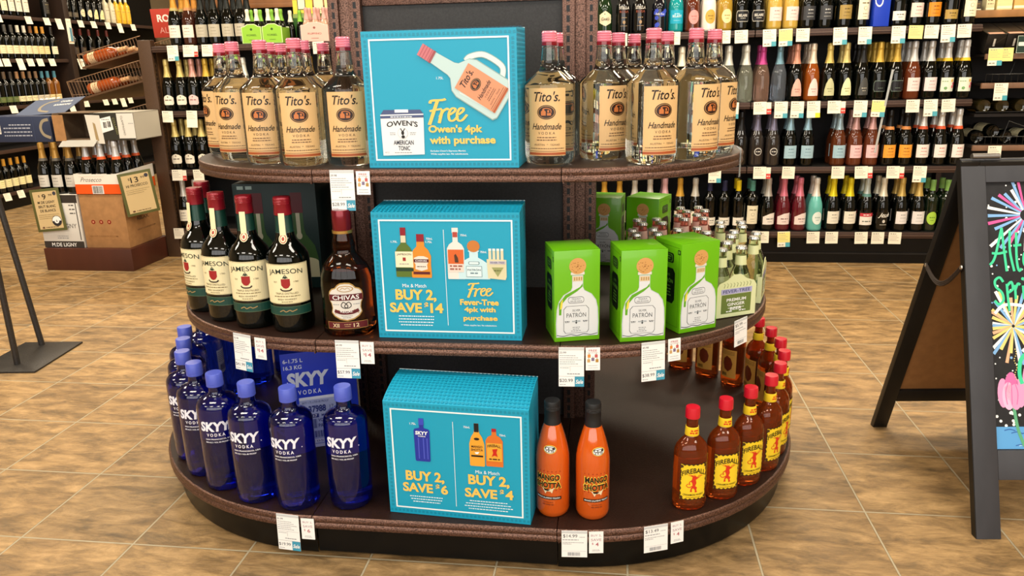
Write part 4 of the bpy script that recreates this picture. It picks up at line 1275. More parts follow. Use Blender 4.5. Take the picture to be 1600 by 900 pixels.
def draw3(a, w, h, R0):
    U = lambda x: (x - 0.5) * w
    V = lambda y: y * h
    a.line([(U(0.484), V(0.862)), (U(0.484), V(0.107))], 0.0012, WT, 2)
    for p, x, y0, y1 in ((pic_blue(), 0.264, 0.494, 0.873), (pic_mango(), 0.645, 0.491, 0.863), (pic_cinn(), 0.764, 0.498, 0.828)):
        a.join(p, U(x), V(y0), (y1 - y0) * h, dl=2)
    for t, x, y in (('1.75L', 0.206, 0.823), ('750mL', 0.580, 0.826), ('750mL', 0.822, 0.777)):
        a.text(t, U(x), V(y), 0.044 * w, 0.018 * h, WT, 4, 0.01)
    a.text('BUY 2,', U(0.270), V(0.352), 0.275 * w, 0.105 * h, Y_, 4, 0.035)
    a.text('SAVE', U(0.215), V(0.252), 0.215 * w, 0.084 * h, Y_, 4, 0.035).text('$', U(0.358), V(0.270), 0.028 * w, 0.055 * h, Y_, 4, 0.035).text('6', U(0.405), V(0.250), 0.05 * w, 0.084 * h, Y_, 4, 0.035)
    fine(a, w, h, 0.272, 0.17, 0.25, 3, 0.024)
    a.text('Mix & Match', U(0.712), V(0.440), 0.165 * w, 0.029 * h, WT, 4)
    a.text('BUY 2,', U(0.719), V(0.362), 0.285 * w, 0.105 * h, Y_, 4, 0.035)
    a.text('SAVE', U(0.662), V(0.250), 0.225 * w, 0.084 * h, Y_, 4, 0.035).text('$', U(0.808), V(0.272), 0.028 * w, 0.055 * h, Y_, 4, 0.035).text('4', U(0.859), V(0.255), 0.055 * w, 0.084 * h, Y_, 4, 0.035)
    fine(a, w, h, 0.712, 0.175, 0.38, 4, 0.024)
tag(teal_box('promotional_box', 0.369, 0.3165, 0.14, 0.004, draw1), 'teal promotional box with tilted jug picture on the top shelf', 'box')
o = bpy.data.objects['promotional_box']; o.location = (0.022, -0.347, ZT); o.rotation_euler = (0, 0, R(-1.5))
o = tag(teal_box('promotional_box', 0.360, 0.318, 0.115, 0.008, draw2), 'teal promotional box reading save $14 on the middle shelf', 'box')
o.location = (0.031, -0.424, ZM); o.rotation_euler = (0, 0, 0)
o = tag(teal_box('promotional_box', 0.357, 0.302, 0.13, 0.030, draw3), 'teal promotional box reading save $6 and save $4 on the bottom shelf', 'box')
o.location = (0.068, -0.549, ZB); o.rotation_euler = (0, 0, R(-4))

# ------------------------------------------------------------------ cartons behind the bottles
def carton_blue():
    mb = MB().box(-0.104, -0.08, 0, 0.104, 0.08, 0.30, M('#1b36c4', 0.5, name='royal_blue_card'), 0.002)
    a = Art()
    w, lb, dk = print_('#dfe4f4'), print_('#aab4dc'), print_('#26337e')
    a.text('6-1.75 L', -0.085, 0.318, 0.080, 0.014, w, 1, 0.02).text('16.3 KG', -0.088, 0.295, 0.074, 0.014, w, 1, 0.02)
    a.text('SKYY', -0.030, 0.250, 0.175, 0.052, w, 1, 0.05, 0.1).text('V O D K A', -0.028, 0.204, 0.095, 0.016, w, 1, 0.02)
    a.rect(-0.075, 0.012, 0.125, 0.185, lb, 1).rect(-0.075, 0.175, 0.125, 0.185, w, 2)
    a.text('SKYY 1.75 LITER 80 PROOF', -0.01, 0.165, 0.11, 0.008, dk, 2).text('280', -0.058, 0.137, 0.024, 0.014, dk, 2, 0.02).text('37988', -0.004, 0.140, 0.072, 0.025, dk, 2, 0.04).text('17', 0.056, 0.142, 0.016, 0.014, dk, 2)
    a.rect(-0.072, 0.108, 0.0, 0.122, dk, 2).text('67517', -0.03, 0.115, 0.045, 0.010, w, 3, 0.02).text('MI-6106-8', 0.042, 0.115, 0.062, 0.010, dk, 2, 0.02)
    a.rect(0.075, 0.130, 0.123, 0.172, dk, 2).squig(0.079, 0.119, 0.160, 0.008, lb, 3).squig(0.079, 0.119, 0.145, 0.005, lb, 3).text('VOV-23', 0.02, 0.098, 0.05, 0.012, dk, 2, 0.02).text('PA', 0.005, 0.078, 0.02, 0.014, dk, 2, 0.02)
    a.bars(-0.07, -0.01, 0.07, 0.104, dk, 2, 1).bars(-0.07, 0.06, 0.036, 0.060, dk, 2, 2).rect(-0.075, 0.016, 0.125, 0.030, w, 2).text('2105', -0.02, 0.023, 0.06, 0.007, dk, 3)
    a = Art().join(a, -0.012, 0.0, 0.87, sx=0.68)
    a.rect(-0.104, 0.0, 0.104, 0.010, w, 1)
    return mb.art(a, flat(0, -0.08)).build('shipping_carton')
tag(spawn(carton_blue(), (-0.436, -0.203, ZB), R(24)), 'royal blue vodka carton behind blue bottles on the bottom shelf', 'carton')
def carton_green():
    mb = MB().box(-0.125, -0.15, 0, 0.125, 0.15, 0.325, M('#0d2b2a', 0.5, name='dark_teal_card'), 0.002)
    a = Art()
    for x in (-0.055, 0.065):
        p = Art()
        p.poly(silhouette([(0.052, 0.0), (0.052, 0.06), (0.044, 0.10), (0.02, 0.135), (0.016, 0.155), (0.016, 0.24)]), print_('#36562c'), 1).rect(-0.017, 0.2, 0.017, 0.262, print_('#5a1a22'), 2)
        p.rect(-0.006, 0.13, 0.006, 0.2, print_('#b8b49a'), 2).ell(0, 0.13, 0.009, 0.011, print_('#b8b49a'), 2).rect(-0.052, 0.0, 0.052, 0.05, print_('#c8c6a4'), 2).ell(0, 0.05, 0.052, 0.014, print_('#c8c6a4'), 2)
        a.join(p, x, 0.035, 1.0)
    a.rect(-0.001, 0, 0.0, 0.325, print_('#1c4442'), 1).squig(-0.11, -0.065, 0.313, 0.010, print_('#9fb4ae'), 1)
    return mb.art(a, flat(0, -0.15)).build('shipping_carton')
tag(spawn(carton_green(), (-0.595, 0.085, ZM), R(6)), 'dark green whiskey carton behind green bottles on the middle shelf', 'carton')
o = MB().box(-0.10, -0.13, 0, 0.10, 0.13, 0.30, M('#6d6a66', 0.7, kind='grain', amt=0.1, scale=40), 0.002).art(Art().rect(-0.08, 0.15, 0.085, 0.27, print_('#9d9a94'), 1), flat(0, -0.13)).build('shipping_carton')
tag(spawn(o, (-0.345, 0.165, ZM), R(4)), 'grey carton with pale panel, behind the amber scotch bottle', 'carton')

# ------------------------------------------------------------------ price tags on the display
SALE = print_('#3f97b4')
def price_tag(old, price, sale):
    mb = MB()
    a = Art()
    w = 0.0305
    low = -0.066
    a.rect(-w, -0.003, w, 0.003, print_('#c9cdcf'), 1)
    if sale:
        mb.box(-w, 0, -0.095, w, 0.0008, 0.004, WHITE)
        a.rect(-w, -0.0695, w, -0.0688, GREYINK, 1)
        a.text(price, -0.0125, -0.080, 0.032, 0.0095, print_('#3a4148'), 1).rect(0.008, -0.095, w, -0.0695, SALE, 1).text('Sale', 0.0192, -0.0825, 0.0185, 0.0105, WHITE, 2, 0.02, 0.3).squig(-0.028, -0.014, -0.090, 0.0014, GREYINK, 1)
        a.text(old, -0.0205, -0.009, 0.016, 0.0048, print_('#5a6168'), 1, 0.01)
        for k in range(5):
            a.squig(-0.028, 0.010 + 0.015 * ((k * 7) % 3) / 2, -0.0165 - k * 0.0052, 0.0014, GREYINK, 1, seed=k)
        a.rect(-0.028, -0.0432, 0.028, -0.0427, GREYINK, 1).rect(-0.003, -0.056, -0.0025, -0.0435, GREYINK, 1).squig(-0.027, -0.005, -0.0475, 0.0013, GREYINK, 1).squig(-0.010, 0.022, -0.0625, 0.0018, print_('#6d737a'), 1)
    else:
        mb.box(-w, 0, low, w, 0.0008, 0.004, WHITE)
        a.text(price, -0.010, -0.0105, 0.034, 0.0095, print_('#3a4148'), 1).squig(0.012, 0.026, -0.0125, 0.0014, GREYINK, 1)
        a.squig(-0.028, 0.010, -0.020, 0.002, GREYINK, 1).squig(-0.028, 0.022, -0.027, 0.0014, GREYINK, 1).squig(-0.028, -0.006, -0.031, 0.0014, GREYINK, 1).rect(-0.028, -0.050, 0.028, -0.0496, GREYINK, 1).bars(-0.016, 0.014, -0.062, -0.053, GREYINK, 1)
    return mb.art(a, flat(0, 0, 0, 0.00025)).build('price_tag')
def offer_card(kind):
    w = 0.0172
    mb = MB().box(-w, 0, -0.056, w, 0.0008, 0.001, WHITE)
    a = Art()
    rose, red = print_('#b79aa0'), print_('#b5656f')
    if kind == 'free':
        a.text('FREE', 0, -0.0065, 0.020, 0.0052, red, 1, 0.01).squig(-0.013, 0.013, -0.0118, 0.0012, rose, 1)
        for x, y, c in ((-0.009, -0.02, '#d98a3a'), (0.008, -0.02, '#c25a5a'), (-0.01, -0.032, '#c7a36a'), (0.0, -0.0285, '#7a6a8a'), (0.01, -0.032, '#b0863a')):
            a.rect(x - 0.0035, y - 0.004, x + 0.0035, y + 0.004, print_(c), 1).rect(x - 0.0012, y + 0.004, x + 0.0012, y + 0.0075, print_('#b9b09a'), 1)
        a.squig(-0.012, 0.012, -0.044, 0.0011, GREYINK, 1).squig(-0.012, 0.012, -0.050, 0.0011, GREYINK, 1)
    else:
        a.text('BUY 2,', 0, -0.0095, 0.025, 0.0062, rose, 1, 0.01).text('SAVE', 0, -0.0205, 0.025, 0.0066, rose, 1, 0.01).text('$', -0.0085, -0.031, 0.004, 0.0062, red, 1).text(kind, 0.0022, -0.0325, 0.0075 * len(kind), 0.0098, red, 1, 0.015)
        a.squig(-0.010, 0.010, -0.047, 0.0011, GREYINK, 1, center=True).squig(-0.010, 0.010, -0.050, 0.0011, GREYINK, 1, center=True)
    return mb.art(a, flat(0, 0, 0, 0.00025)).build('offer_card')
def on_lip(a, b, x, out=0.0085):
    if abs(x) <= SW:
        return x, -b - out, 0.0
    c = (abs(x) - SW) / a
    s = math.sqrt(1 - c * c)
    n = Vector((c / a * (1 if x > 0 else -1), -s / b)).normalized()
    return x + n.x * out, -b * s + n.y * out, math.atan2(n.x, -n.y)
TOP, MID, BOT = (0.47, 0.428, ZT), (0.556, 0.507, ZM), (0.652, 0.637, ZB)
for sh, x, dz, args, lab in [
    (TOP, -0.229, -0.004, ('29.98', '$28.99', True), 'white sale tag reading $28.99 hanging from the top shelf'),
    (MID, -0.515, -0.004, ('52.98', '$41.99', True), 'white sale tag reading $41.99 hanging from the middle shelf'),
    (MID, -0.2235, 0.0, ('69.99', '$57.99', True), 'white sale tag reading $57.99 hanging from the middle shelf'),
    (MID, 0.3335, -0.004, ('23.99', '$20.99', True), 'white sale tag reading $20.99 hanging from the middle shelf'),
    (MID, 0.526, 0.0, ('43.98', '$38.99', True), 'white sale tag reading $38.99 hanging from the middle shelf'),
    (MID, 0.752, 0.008, ('', '$5.99', False), 'white price tag reading $5.99 at right end of the middle shelf'),
    (BOT, -0.369, 0.0, ('21.99', '$19.99', True), 'white sale tag reading $19.99 hanging from the bottom shelf'),
    (BOT, 0.3475, 0.0, ('', '$14.99', False), 'white price tag reading $14.99 on the bottom shelf edge'),
    (BOT, 0.5385, 0.0, ('', '$13.49', False), 'white price tag reading $13.49 on the bottom shelf edge'),
]:
    px, py, rt = on_lip(sh[0], sh[1], x)
    o = tag(price_tag(*args), lab, 'price tag', 'price tags on the display')
    o.location = (px, py, sh[2] + dz - 0.002)
    o.rotation_euler = (R(-3), 0, rt)
for sh, x, dz, k, lab in [
    (TOP, -0.176, -0.004, 'free', 'small white free offer card right of the $28.99 tag'),
    (MID, -0.459, -0.004, '14', 'small white save $14 card right of the $41.99 tag'),
    (MID, -0.172, 0.0, '14', 'small white save $14 card right of the $57.99 tag'),
    (MID, 0.384, -0.002, 'free', 'small white free offer card right of the $20.99 tag'),
    (MID, 0.577, 0.004, 'free', 'small white free offer card right of the $38.99 tag'),
    (BOT, -0.317, -0.004, '6', 'small white save $6 card right of the $19.99 tag'),
    (BOT, 0.3985, 0.0, '4', 'small white save $4 card right of the $14.99 tag'),
    (BOT, 0.590, 0.002, '4', 'small white save $4 card right of the $13.49 tag'),
]:
    px, py, rt = on_lip(sh[0], sh[1], x, 0.0078)
    o = tag(offer_card(k), lab, 'offer card', 'offer cards on the display')
    o.location = (px, py, sh[2] + dz - 0.002)
    o.rotation_euler = (R(-3), 0, rt)
px, py, rt = on_lip(0.47, 0.428, 0.752)
o = MB().box(-0.008, 0, -0.06, 0.008, 0.001, 0.012, M('#dfe6ea', 0.15, trans=0.7)).tube([(-0.006, 0, 0.012), (-0.004, 0.012, 0.02), (0.004, 0.012, 0.02), (0.006, 0, 0.012)], 0.0016, M('#dfe6ea', 0.15, trans=0.7), 6).build('plastic_tag_holder', None, (px, py, ZT - 0.005), rt)
tag(o, 'clear plastic tag holder hanging from right end of top shelf', 'tag holder')

# ------------------------------------------------------------------ bottles on the back shelving
CH = [(0, 0.006), (0.03, 0.004), (0.037, 0.0), (0.0415, 0.005), (0.0423, 0.015), (0.0423, 0.115), (0.0415, 0.135), (0.0385, 0.160), (0.031, 0.187), (0.0225, 0.212), (0.0175, 0.235), (0.0155, 0.262), (0.0155, 0.30), (0, 0.302)]
WN = [(0, 0.006), (0.028, 0.004), (0.034, 0.0), (0.0368, 0.005), (0.0375, 0.015), (0.0375, 0.178), (0.0355, 0.193), (0.028, 0.207), (0.0185, 0.218), (0.015, 0.232), (0.0142, 0.28), (0.0142, 0.296), (0, 0.297)]
DARKG = M('#040604', 0.06, coat=0.25, spec=0.5, name='dark_bottle_glass')
def CLG(h):
    return M(h, 0.03, trans=0.9, ior=1.4)
def G(h):
    return M(h, 0.08, coat=0.6)
def body_r(prof, z):
    for (r0, z0), (r1, z1) in zip(prof, prof[1:]):
        if z0 <= z <= z1 and z1 > z0:
            return r0 + (r1 - r0) * (z - z0) / (z1 - z0)
    return prof[6][0]
_kinds = {}
def shelf_bottle(key):
    """key = (shape, glass, foil, foil band, label colour, label shape, ink, words)"""
    if key in _kinds:
        return _kinds[key]
    shape, glass, foil, band, lab, lsh, ink, words = key
    prof = WN if shape == 'wine' else CH
    o = MB().lathe(prof, glass if not isinstance(glass, str) else G(glass), 22).build('wine_bottle' if shape == 'wine' else 'sparkling_wine_bottle')
    if foil:
        fm = M(foil, 0.3, 0.35 if shape != 'wine' else 0.0)
        mb = MB()
        if shape == 'wine':
            mb.lathe([(0.0155, 0.236), (0.0158, 0.24), (0.0152, 0.285), (0.0156, 0.296), (0.0148, 0.2985), (0, 0.299)], fm, 18)
        else:
            mb.lathe([(body_r(CH, 0.205) + 0.001, 0.205), (body_r(CH, 0.225) + 0.0012, 0.225), (0.0178, 0.245), (0.0164, 0.268), (0.0164, 0.276), (0.0182, 0.280), (0.0172, 0.285), (0.0178, 0.300), (0.0165, 0.311), (0.010, 0.3155), (0, 0.316)], fm, 20)
        part(mb, 'foil', o)
    if band:
        mb = MB().lathe([(body_r(CH, 0.205) + 0.0018, 0.203), (body_r(CH, 0.22) + 0.0018, 0.220), (body_r(CH, 0.22), 0.2205)], print_(band), 20)
        part(mb, 'neck_band', o)
    if lab:
        a = Art()
        im = print_(ink or '#6a6258')
        lm = print_(lab)
        r = body_r(prof, 0.08) + 0.0004
        if lsh == 'rect':
            a.rect(-0.040, 0.045, 0.040, 0.118, lm, 1).squig(-0.022, 0.022, 0.098, 0.005, im, 2, center=True).squig(-0.018, 0.018, 0.080, 0.003, im, 2, center=True).squig(-0.02, 0.02, 0.062, 0.002, im, 2, center=True)
        elif lsh == 'tall':
            a.rect(-0.036, 0.040, 0.036, 0.150, lm, 1).squig(-0.022, 0.022, 0.125, 0.006, im, 2, center=True).ell(0, 0.098, 0.010, 0.010, im, 2, 12).ell(0, 0.098, 0.0085, 0.0085, lm, 3, 12).squig(-0.018, 0.018, 0.070, 0.003, im, 2, center=True).squig(-0.018, 0.018, 0.055, 0.002, im, 2, center=True)
        elif lsh == 'low':
            a.rect(-0.040, 0.03, 0.040, 0.078, lm, 1).squig(-0.022, 0.022, 0.060, 0.005, im, 2, center=True).squig(-0.016, 0.016, 0.046, 0.003, im, 2, center=True)
        elif lsh == 'pointed':
            a.poly([(-0.030, 0.028), (0.030, 0.028), (0.029, 0.06), (0.022, 0.092), (0.010, 0.118), (0, 0.126), (-0.010, 0.118), (-0.022, 0.092), (-0.029, 0.06)], lm, 1).squig(-0.018, 0.018, 0.066, 0.004, im, 2, center=True).squig(-0.014, 0.014, 0.052, 0.003, im, 2, center=True)
        elif lsh == 'shield':
            a.poly([(-0.034, 0.045), (-0.028, 0.036), (0.028, 0.036), (0.034, 0.045), (0.034, 0.080), (0.018, 0.092), (0, 0.098), (-0.018, 0.092), (-0.034, 0.080)], lm, 1).squig(-0.022, 0.022, 0.066, 0.006, im, 2, center=True).ell(0, 0.085, 0.004, 0.004, im, 2, 10)
        elif lsh == 'hex':
            a.poly([(-0.036, 0.06), (0, 0.042), (0.036, 0.06), (0.036, 0.104), (0, 0.125), (-0.036, 0.104)], lm, 1).ell(-0.004, 0.108, 0.003, 0.003, im, 2, 8)
        elif lsh == 'oval':
            a.ell(0, 0.078, 0.030, 0.038, lm, 1, 26).squig(-0.018, 0.018, 0.082, 0.005, im, 2, center=True).squig(-0.014, 0.014, 0.066, 0.003, im, 2, center=True)
        elif lsh == 'ring':
            a.ell(0, 0.085, 0.022, 0.022, lm, 1, 24).ell(0, 0.085, 0.018, 0.018, print_('#2b2624'), 2, 24).squig(-0.012, 0.012, 0.085, 0.005, lm, 3)
        elif lsh == 'outline':
            a.poly([(-0.032, 0.045), (0.032, 0.045), (0.038, 0.058), (0.038, 0.092), (0.032, 0.105), (-0.032, 0.105), (-0.038, 0.092), (-0.038, 0.058)], lm, 1).poly([(-0.030, 0.048), (0.030, 0.048), (0.0355, 0.059), (0.0355, 0.091), (0.030, 0.102), (-0.030, 0.102), (-0.0355, 0.091), (-0.0355, 0.059)], print_('#15161a'), 2).squig(-0.02, 0.02, 0.064, 0.003, lm, 3, center=True)
        elif lsh == 'print':
            a.squig(-0.024, 0.024, 0.085, 0.004, lm, 1, center=True).ell(0, 0.06, 0.008, 0.010, lm, 1, 12).squig(-0.022, 0.022, 0.040, 0.003, lm, 1, center=True)
        elif lsh == 'floral':
            a.rect(-0.040, 0.040, 0.040, 0.115, lm, 1).squig(-0.034, 0.0, 0.095, 0.004, im, 2)
            for fx, fy, fc in ((0.020, 0.098, '#e8b23a'), (0.031, 0.082, '#d9536a'), (0.024, 0.066, '#d9536a'), (-0.014, 0.058, '#6aa05a')):
                for q in range(5):
                    a.ell(fx + 0.005 * math.cos(q * 1.257), fy + 0.005 * math.sin(q * 1.257), 0.0038, 0.0038, print_(fc), 2, 8)
        elif lsh == 'slant':
            a.poly([(-0.040, 0.038), (0.040, 0.038), (0.040, 0.108), (0.0, 0.104), (-0.040, 0.084)], lm, 1).squig(-0.022, 0.03, 0.072, 0.006, im, 2, center=True).squig(-0.018, 0.02, 0.055, 0.003, im, 2, center=True)
        elif lsh == 'redtop':
            a.rect(-0.040, 0.038, 0.040, 0.108, lm, 1).rect(-0.040, 0.088, 0.040, 0.108, print_('#c83a48'), 2).squig(-0.03, 0.03, 0.098, 0.006, print_('#f0e6dc'), 3, center=True).squig(-0.026, 0.026, 0.060, 0.006, im, 2, center=True)
        elif lsh == 'flowers':
            for q in range(9):
                rr = random.Random(q)
                fx, fy = rr.uniform(-0.035, 0.035), rr.uniform(0.03, 0.12)
                for k in range(5):
                    a.ell(fx + 0.007 * math.cos(k * 1.257), fy + 0.007 * math.sin(k * 1.257), 0.0055, 0.0055, lm, 1, 8)
        for t, z, w, h, col, sh_ in words or ():
            a.text(t, 0, z, w, h, print_(col), 4, 0.012, sh_)
        mb = MB().art(a, cyl(r, 0.0005), 0.012)
        part(mb, 'label', o)
    _kinds[key] = o
    return o
D = DARKG
S_ = 'sparkling'
K = {
 # top shelf
 'crest': ((S_, '#152c14', '#2a3a24', None, '#e9dcbc', 'hex', '#4a3a28', (("Cook's", 0.082, 0.046, 0.018, '#3a3026', 0.4),)), 'dark green bottle with cream six-sided label'),
 'blackscript': ((S_, '#0b0a0a', '#141212', None, '#a58a6a', 'print', None, (('STELLA', 0.138, 0.058, 0.016, '#e8e2d8', 0), ('ROSA', 0.117, 0.050, 0.014, '#8c4630', 0))), 'black bottle with printed lettering'),
 'blueflower': ((S_, '#0a0b16', '#101018', None, '#3a4fc4', 'flowers', None, (('Stella Rosa', 0.10, 0.05, 0.012, '#d8dcf0', 0.3),)), 'black bottle with blue flower print'),
 'teal': ((S_, '#0f8f95', '#0c6a74', None, '#1aa6c8', 'rect', '#bff0f4', (('BELAIRE', 0.086, 0.05, 0.014, '#d8f6fa', 0),)), 'bright teal bottle with blue label'),
 'rosegold': ((S_, '#5a2614', '#e29a9a', None, '#e79a98', 'oval', '#b06a64', ()), 'copper rose bottle with pink oval label'),
 'white': ((S_, '#ece6dc', '#ece6dc', None, '#c9a648', 'oval', '#7a5a20', ()), 'opaque white bottle with gold oval label'),
 'goldclear': ((S_, '#a8862e', '#d8bf70', None, '#e9d9a0', 'oval', '#9a7a2a', ()), 'golden bottle with pale oval label'),
 'blackcrest': ((S_, D, '#16161a', None, '#c9c4ba', 'outline', None, (('BELAIRE', 0.079, 0.048, 0.014, '#e6e2d8', 0),)), 'black bottle with outlined crest'),
 'clearpink': ((S_, '#c2a048', '#e8d890', None, '#edd5cf', 'rect', '#b08a86', ()), 'straw coloured bottle with pale pink label'),
 'charcoal': ((S_, D, '#141414', None, '#37383c', 'rect', '#c9c9c6', ()), 'black bottle with charcoal label'),
 'goldlabel': ((S_, D, '#20201c', None, '#a3894a', 'rect', '#5a4620', ()), 'black bottle with dull gold label'),
 'creamtall': ((S_, D, '#1a1a18', None, '#efe7c9', 'tall', '#6a6040', ()), 'black bottle with tall cream label'),
 'whitelow': ((S_, D, '#1a1a1a', None, '#efece4', 'low', '#6a6a66', ()), 'black bottle with low white label'),
 'creampink': ((S_, D, '#1c1a1a', None, '#ead6cc', 'rect', '#9a5a5a', ()), 'black bottle with blush cream label'),
 'orange': ((S_, D, '#e09020', None, '#e08a1e', 'rect', '#6a3a10', ()), 'black bottle with orange label'),
 'goldsmall': ((S_, D, '#22201a', None, '#b0924a', 'low', '#5a4620', ()), 'black bottle with low gold label'),
 'goldfoilcream': ((S_, D, '#c58f35', '#a89a5a', '#efe2d6', 'rect', '#8a7a6a', ()), 'gold foiled dark bottle with cream label'),
 'goldfoilrose': ((S_, '#3a1a10', '#c98a3a', '#b07a4a', '#efe2d6', 'rect', '#8a7a6a', ()), 'gold foiled brown bottle with cream label'),
 'silverwrap': ((S_, D, '#141816', None, '#b9b2a0', 'rect', '#8a8472', ()), 'dark bottle with silver textured label'),
 # second shelf
 'whitefoil': ((S_, D, '#e3ddc8', None, None, None, None, ()), 'dark bottle with ivory foil'),
 'silverclear': ((S_, CLG('#dfe3d2'), '#d6d6cc', None, None, None, None, ()), 'clear bottle with silver foil'),
 'magenta': ((S_, CLG('#ecc8b4'), '#c0428a', None, None, None, None, ()), 'clear blush bottle with magenta foil'),
 'bluefoil': ((S_, CLG('#c3d0e2'), '#6f97a8', None, None, None, None, ()), 'clear bottle with steel blue foil'),
 'rosepoint': ((S_, D, '#cf8f78', None, '#eab4a4', 'pointed', '#a86a60', ()), 'dark bottle with pink pointed label'),
 'palepoint': ((S_, '#8a4412', '#e2d3bd', None, '#efd6d0', 'pointed', '#b08080', ()), 'amber rose bottle with blush pointed label'),
 'sagepoint': ((S_, D, '#c9b264', None, '#c9c99c', 'pointed', '#7a7a50', ()), 'dark bottle with sage pointed label'),
 'creampoint': ((S_, D, '#d6c27a', None, '#eceab8', 'pointed', '#8a8a50', ()), 'dark bottle with cream pointed label'),
 'blackpoint': ((S_, D, '#1b1a1a', None, '#4a4a48', 'pointed', '#c9c4b4', ()), 'black bottle with grey pointed label'),
 'golddark': ((S_, D, '#c9a544', None, '#6f8074', 'outline', '#6f8074', ()), 'gold foiled bottle with dark outlined label'),
 'rosesilver': ((S_, '#5e2a14', '#c9c8c6', None, '#ead9d6', 'rect', '#b08a86', ()), 'amber rose bottle with silver foil'),
 'silverpink': ((S_, D, '#cfcecb', None, '#ead9d9', 'rect', '#b08a8a', ()), 'silver foiled dark bottle with blush label'),
 'floral': ((S_, D, '#d3d2cf', '#e3b820', '#dfe6d4', 'floral', '#7aa06a', ()), 'silver foiled bottle with flowery label'),
 'goldcream': ((S_, D, '#d2bd74', None, '#ece4d2', 'shield', '#6a6050', ()), 'gold foiled bottle with cream shield label'),
 'pinkshield': ((S_, D, '#dba092', None, '#ecc9c6', 'shield', '#9a6a6a', ()), 'pink foiled bottle with pink shield label'),
 'goldplain': ((S_, D, '#cfa93f', None, '#3a3020', 'shield', '#c9a84a', ()), 'bright gold foiled dark bottle'),
 # third shelf
 'blackmatte': ((S_, '#121111', '#1b1a1a', None, '#3a3836', 'print', None, ()), 'matte black bottle'),
 'ring': ((S_, '#2b2624', '#7c7890', None, '#d9d6d0', 'ring', None, ()), 'charcoal bottle with round white logo'),
 'bluelabel': ((S_, D, '#8fb3c4', None, '#a3c4d3', 'rect', '#5a7a90', ()), 'dark bottle with powder blue label'),
 'bluerose': ((S_, '#542812', '#9ab4c0', None, '#a3c4d3', 'rect', '#5a7a90', ()), 'amber bottle with powder blue label'),
 'pinkrose': ((S_, '#5e2c18', '#c99a96', None, '#efc2c4', 'rect', '#a05a60', ()), 'amber rose bottle with pink label'),
 'orangeband': ((S_, D, '#171514', '#d58a4a', '#f0a23a', 'rect', '#8a4a10', ()), 'dark bottle with orange label'),
 'redband': ((S_, D, '#d9d8d4', '#d2552c', '#ece4de', 'rect', '#c85a50', ()), 'white foiled bottle with orange band'),
 # bottom shelf
 'goldneck': ((S_, D, '#c99a3a', None, '#d9d0b8', 'rect', '#6a6050', ()), 'dark bottle with yellow gold neck'),
 'silverneck': ((S_, D, '#c9c6bc', None, '#e6e0d0', 'rect', '#6a6a60', ()), 'dark bottle with silver neck'),
 'pinkneck': ((S_, D, '#e0b3bd', None, '#ecd6d6', 'rect', '#9a6a6a', ()), 'dark bottle with pale pink neck'),
 'navy': (('wine', D, '#20264a', None, '#ece8dc', 'low', '#6a6a60', ()), 'dark wine bottle with navy capsule'),
 'yellow': (('wine', D, '#e3c91e', None, '#ece8dc', 'low', '#6a6a60', ()), 'dark wine bottle with yellow capsule'),
 'tealcap': (('wine', D, '#4f8f84', None, '#e9e2c6', 'tall', '#8a8468', ()), 'wine bottle with teal capsule, cream label'),
 'slantsilver': ((S_, D, '#b9b5ac', None, '#eee6de', 'slant', '#6a6a66', ()), 'silver foiled bottle with slanted white label'),
 'slantpink': ((S_, '#5a1420', '#d9788c', None, '#f0dcd8', 'slant', '#8a6a6a', ()), 'pink foiled red bottle with slanted label'),
 'aqua': ((S_, '#62b5ac', '#e9e4da', None, '#e4efe9', 'oval', '#8ab0a8', ()), 'opaque aqua bottle with white oval label'),
 'yellowfoil': ((S_, D, '#e6d21e', None, '#ece6d6', 'rect', '#8a8a7a', ()), 'yellow foiled bottle with white label'),
 'pattern': ((S_, D, '#b8c2bc', '#5a8a84', '#eee6dc', 'redtop', '#5a6a58', ()), 'silver foiled bottle with red topped label'),
 'script': ((S_, D, '#e6dfc8', None, '#cfcac0', 'print', None, (('Jeuh', 0.095, 0.066, 0.032, '#e8e4da', 0.5),)), 'black bottle with white script lettering'),
 'goldwhite': ((S_, D, '#d0b060', None, '#e9e4e2', 'rect', '#9a9a98', ()), 'gold foiled bottle with white square label'),
 'green': (('wine', '#0d1a0d', '#7fae5a', None, '#a9d04a', 'oval', '#4a7a20', ()), 'wine bottle with green capsule'),
}
RG = {'r1': ('top shelf, back right', 0), 'r2': ('second shelf, back right', 1), 'r3': ('third shelf, back right', 2), 'r4': ('bottom shelf, back right', 3),
      'l1': ('top shelf, back left', 0), 'l2': ('second shelf, back left', 1), 'l3': ('third shelf, back left', 2), 'l4': ('bottom shelf, back left', 3)}
